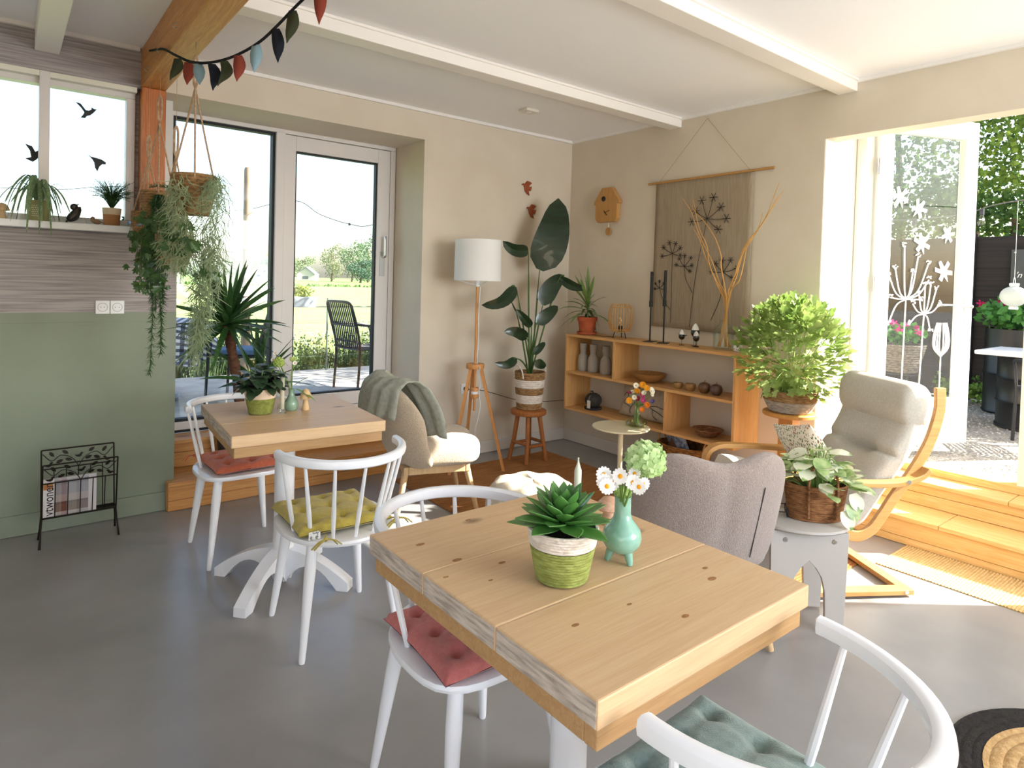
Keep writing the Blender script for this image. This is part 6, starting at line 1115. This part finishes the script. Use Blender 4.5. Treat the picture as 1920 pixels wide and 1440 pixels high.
g2 = geranium('potted_geranium', 'deep pink geranium in a black drum beside the fence', (3.62, -2.52, 1.12), .36, 9, 'cf1f68', 560, .75, .07); B().lathe([(.26, -.818), (.27, -.8), (.26, -.78), (.26, -.45), (.27, -.43), (.26, -.41), (.26, 0), (.24, 0), (.23, -.05)], 32, cap=False).build('drum', mat('black_drum', '0d0e11', .4), g2); soil_disc(.24, -.03, g2)
bt_ = thing('drum_table', 'black steel drum table with a white square top', 'table', (2.86, -2.84, .30)); B().lathe([(.27, 0), (.285, .01), (.285, .03), (.275, .04), (.275, .22), (.285, .235), (.275, .25), (.275, .42), (.285, .435), (.275, .45), (.275, .60), (.285, .615), (.27, .63)], 36).build('drum', MATS['black_drum'], bt_); B().box(-.36, .36, -.36, .36, .632, .668).build('top', white_p, bt_, False, .01)
lt_ = thing('paper_lantern', 'white round paper lantern hanging over the gravel yard', 'lantern', (2.0, -2.86, 1.44)); B().lathe([(.03, -.085)]+[(.088*sin(pi*(.1+.8*i/24))+.002*(i % 2), -.078*cos(pi*(.1+.8*i/24))) for i in range(25)]+[(.03, .085)], 28).build('shade', mat('lantern_paper', 'bfc6c5', .8, transl=.4), lt_); B().lathe([(.032, .083), (.032, .10), (.026, .102)], 20).build('collar', white_p, lt_); B().lathe([(.026, -.10), (.03, -.098), (.03, -.084)], 20).build('base_ring', white_p, lt_); B().tube(bez([(-.028, 0, .10), (-.02, 0, .13), (0, 0, .145), (.02, 0, .13), (.028, 0, .10)], 4), .002, 5).build('bail', white_p, lt_); B().cyl((0, 0, .143), (0, 0, .735), .0015, n=5).build('cord', white_p, lt_)
o = B().tube(bez([(1.9, -6.0, 2.5), (2.0, -4.0, 2.22), (2.0, -2.86, 2.175), (2.35, -2.3, 2.12), (3.2, -1.2, 2.22), (4.1, -.2, 2.5)], 8), .005, 5).build('light_string', MATS['cable']); tag(o, 'festoon light cable over the gravel yard', 'cable')
for k, (x, y, z, lb) in enumerate(((2.18, -2.58, 2.10, 'festoon bulb above the paper lantern'), (2.62, -1.93, 2.09, 'festoon bulb behind the painted door glass'), (2.05, -3.4, 2.14, 'festoon bulb beyond the door post'))):
    t = thing('festoon_bulb', lb, 'bulb', (x, y, z), 0, 'festoon bulbs'); B().cyl((0, 0, 0), (0, 0, .05), .017).build('socket', MATS['bulb_socket'], t); B().lathe([(.014, 0), (.022, -.03), (.03, -.065), (.026, -.085), (.0, -.095)], 16, cap=False).build('glass', gl_c, t)
sg = thing('chalk_sign', 'dark grey chalkboard sign on the yard fence', 'sign', (4.085, -2.33, 1.92)); B().box(-.012, 0, -.62, 0, -.52, 0).build('board', mat('chalkboard', '4a4d4c', .8), sg, False, .002); chalk = mat('chalk', 'f0f0ea', .9)
rot = Matrix(((0, 0, -1, 0), (-1, 0, 0, 0), (0, 1, 0, 0), (0, 0, 0, 1)))
text_obj('fl', .085, chalk, sg, Matrix.Translation((-.0135, -.125, -.19)) @ rot, 'chalk_lettering', .35); text_obj("'n zo", .085, chalk, sg, Matrix.Translation((-.0135, -.035, -.29)) @ rot, 'chalk_lettering', .35)
for y in (-.03, -.58): B().lathe([(.01, 0), (.006, .003)], 12).xf(lambda p, y=y: (-.0125-p.z, y+p.x, -.03+p.y)).build('eyelet', steel, sg)
wd = thing('yard_weeds', 'low green weeds at the fence foot', 'plant', (3.8, -2.15, .30)); b = B()
for k in range(5): leaves(b, (rn.uniform(-.1, .1), -.25+.14*k, .14), (.12, .12, .16), 90, .05, rn, .2)
stuff(b.build('leaves', mat('weed_leaf', '5d8a3c', .8, '8aa850', 6, transl=.3), wd))
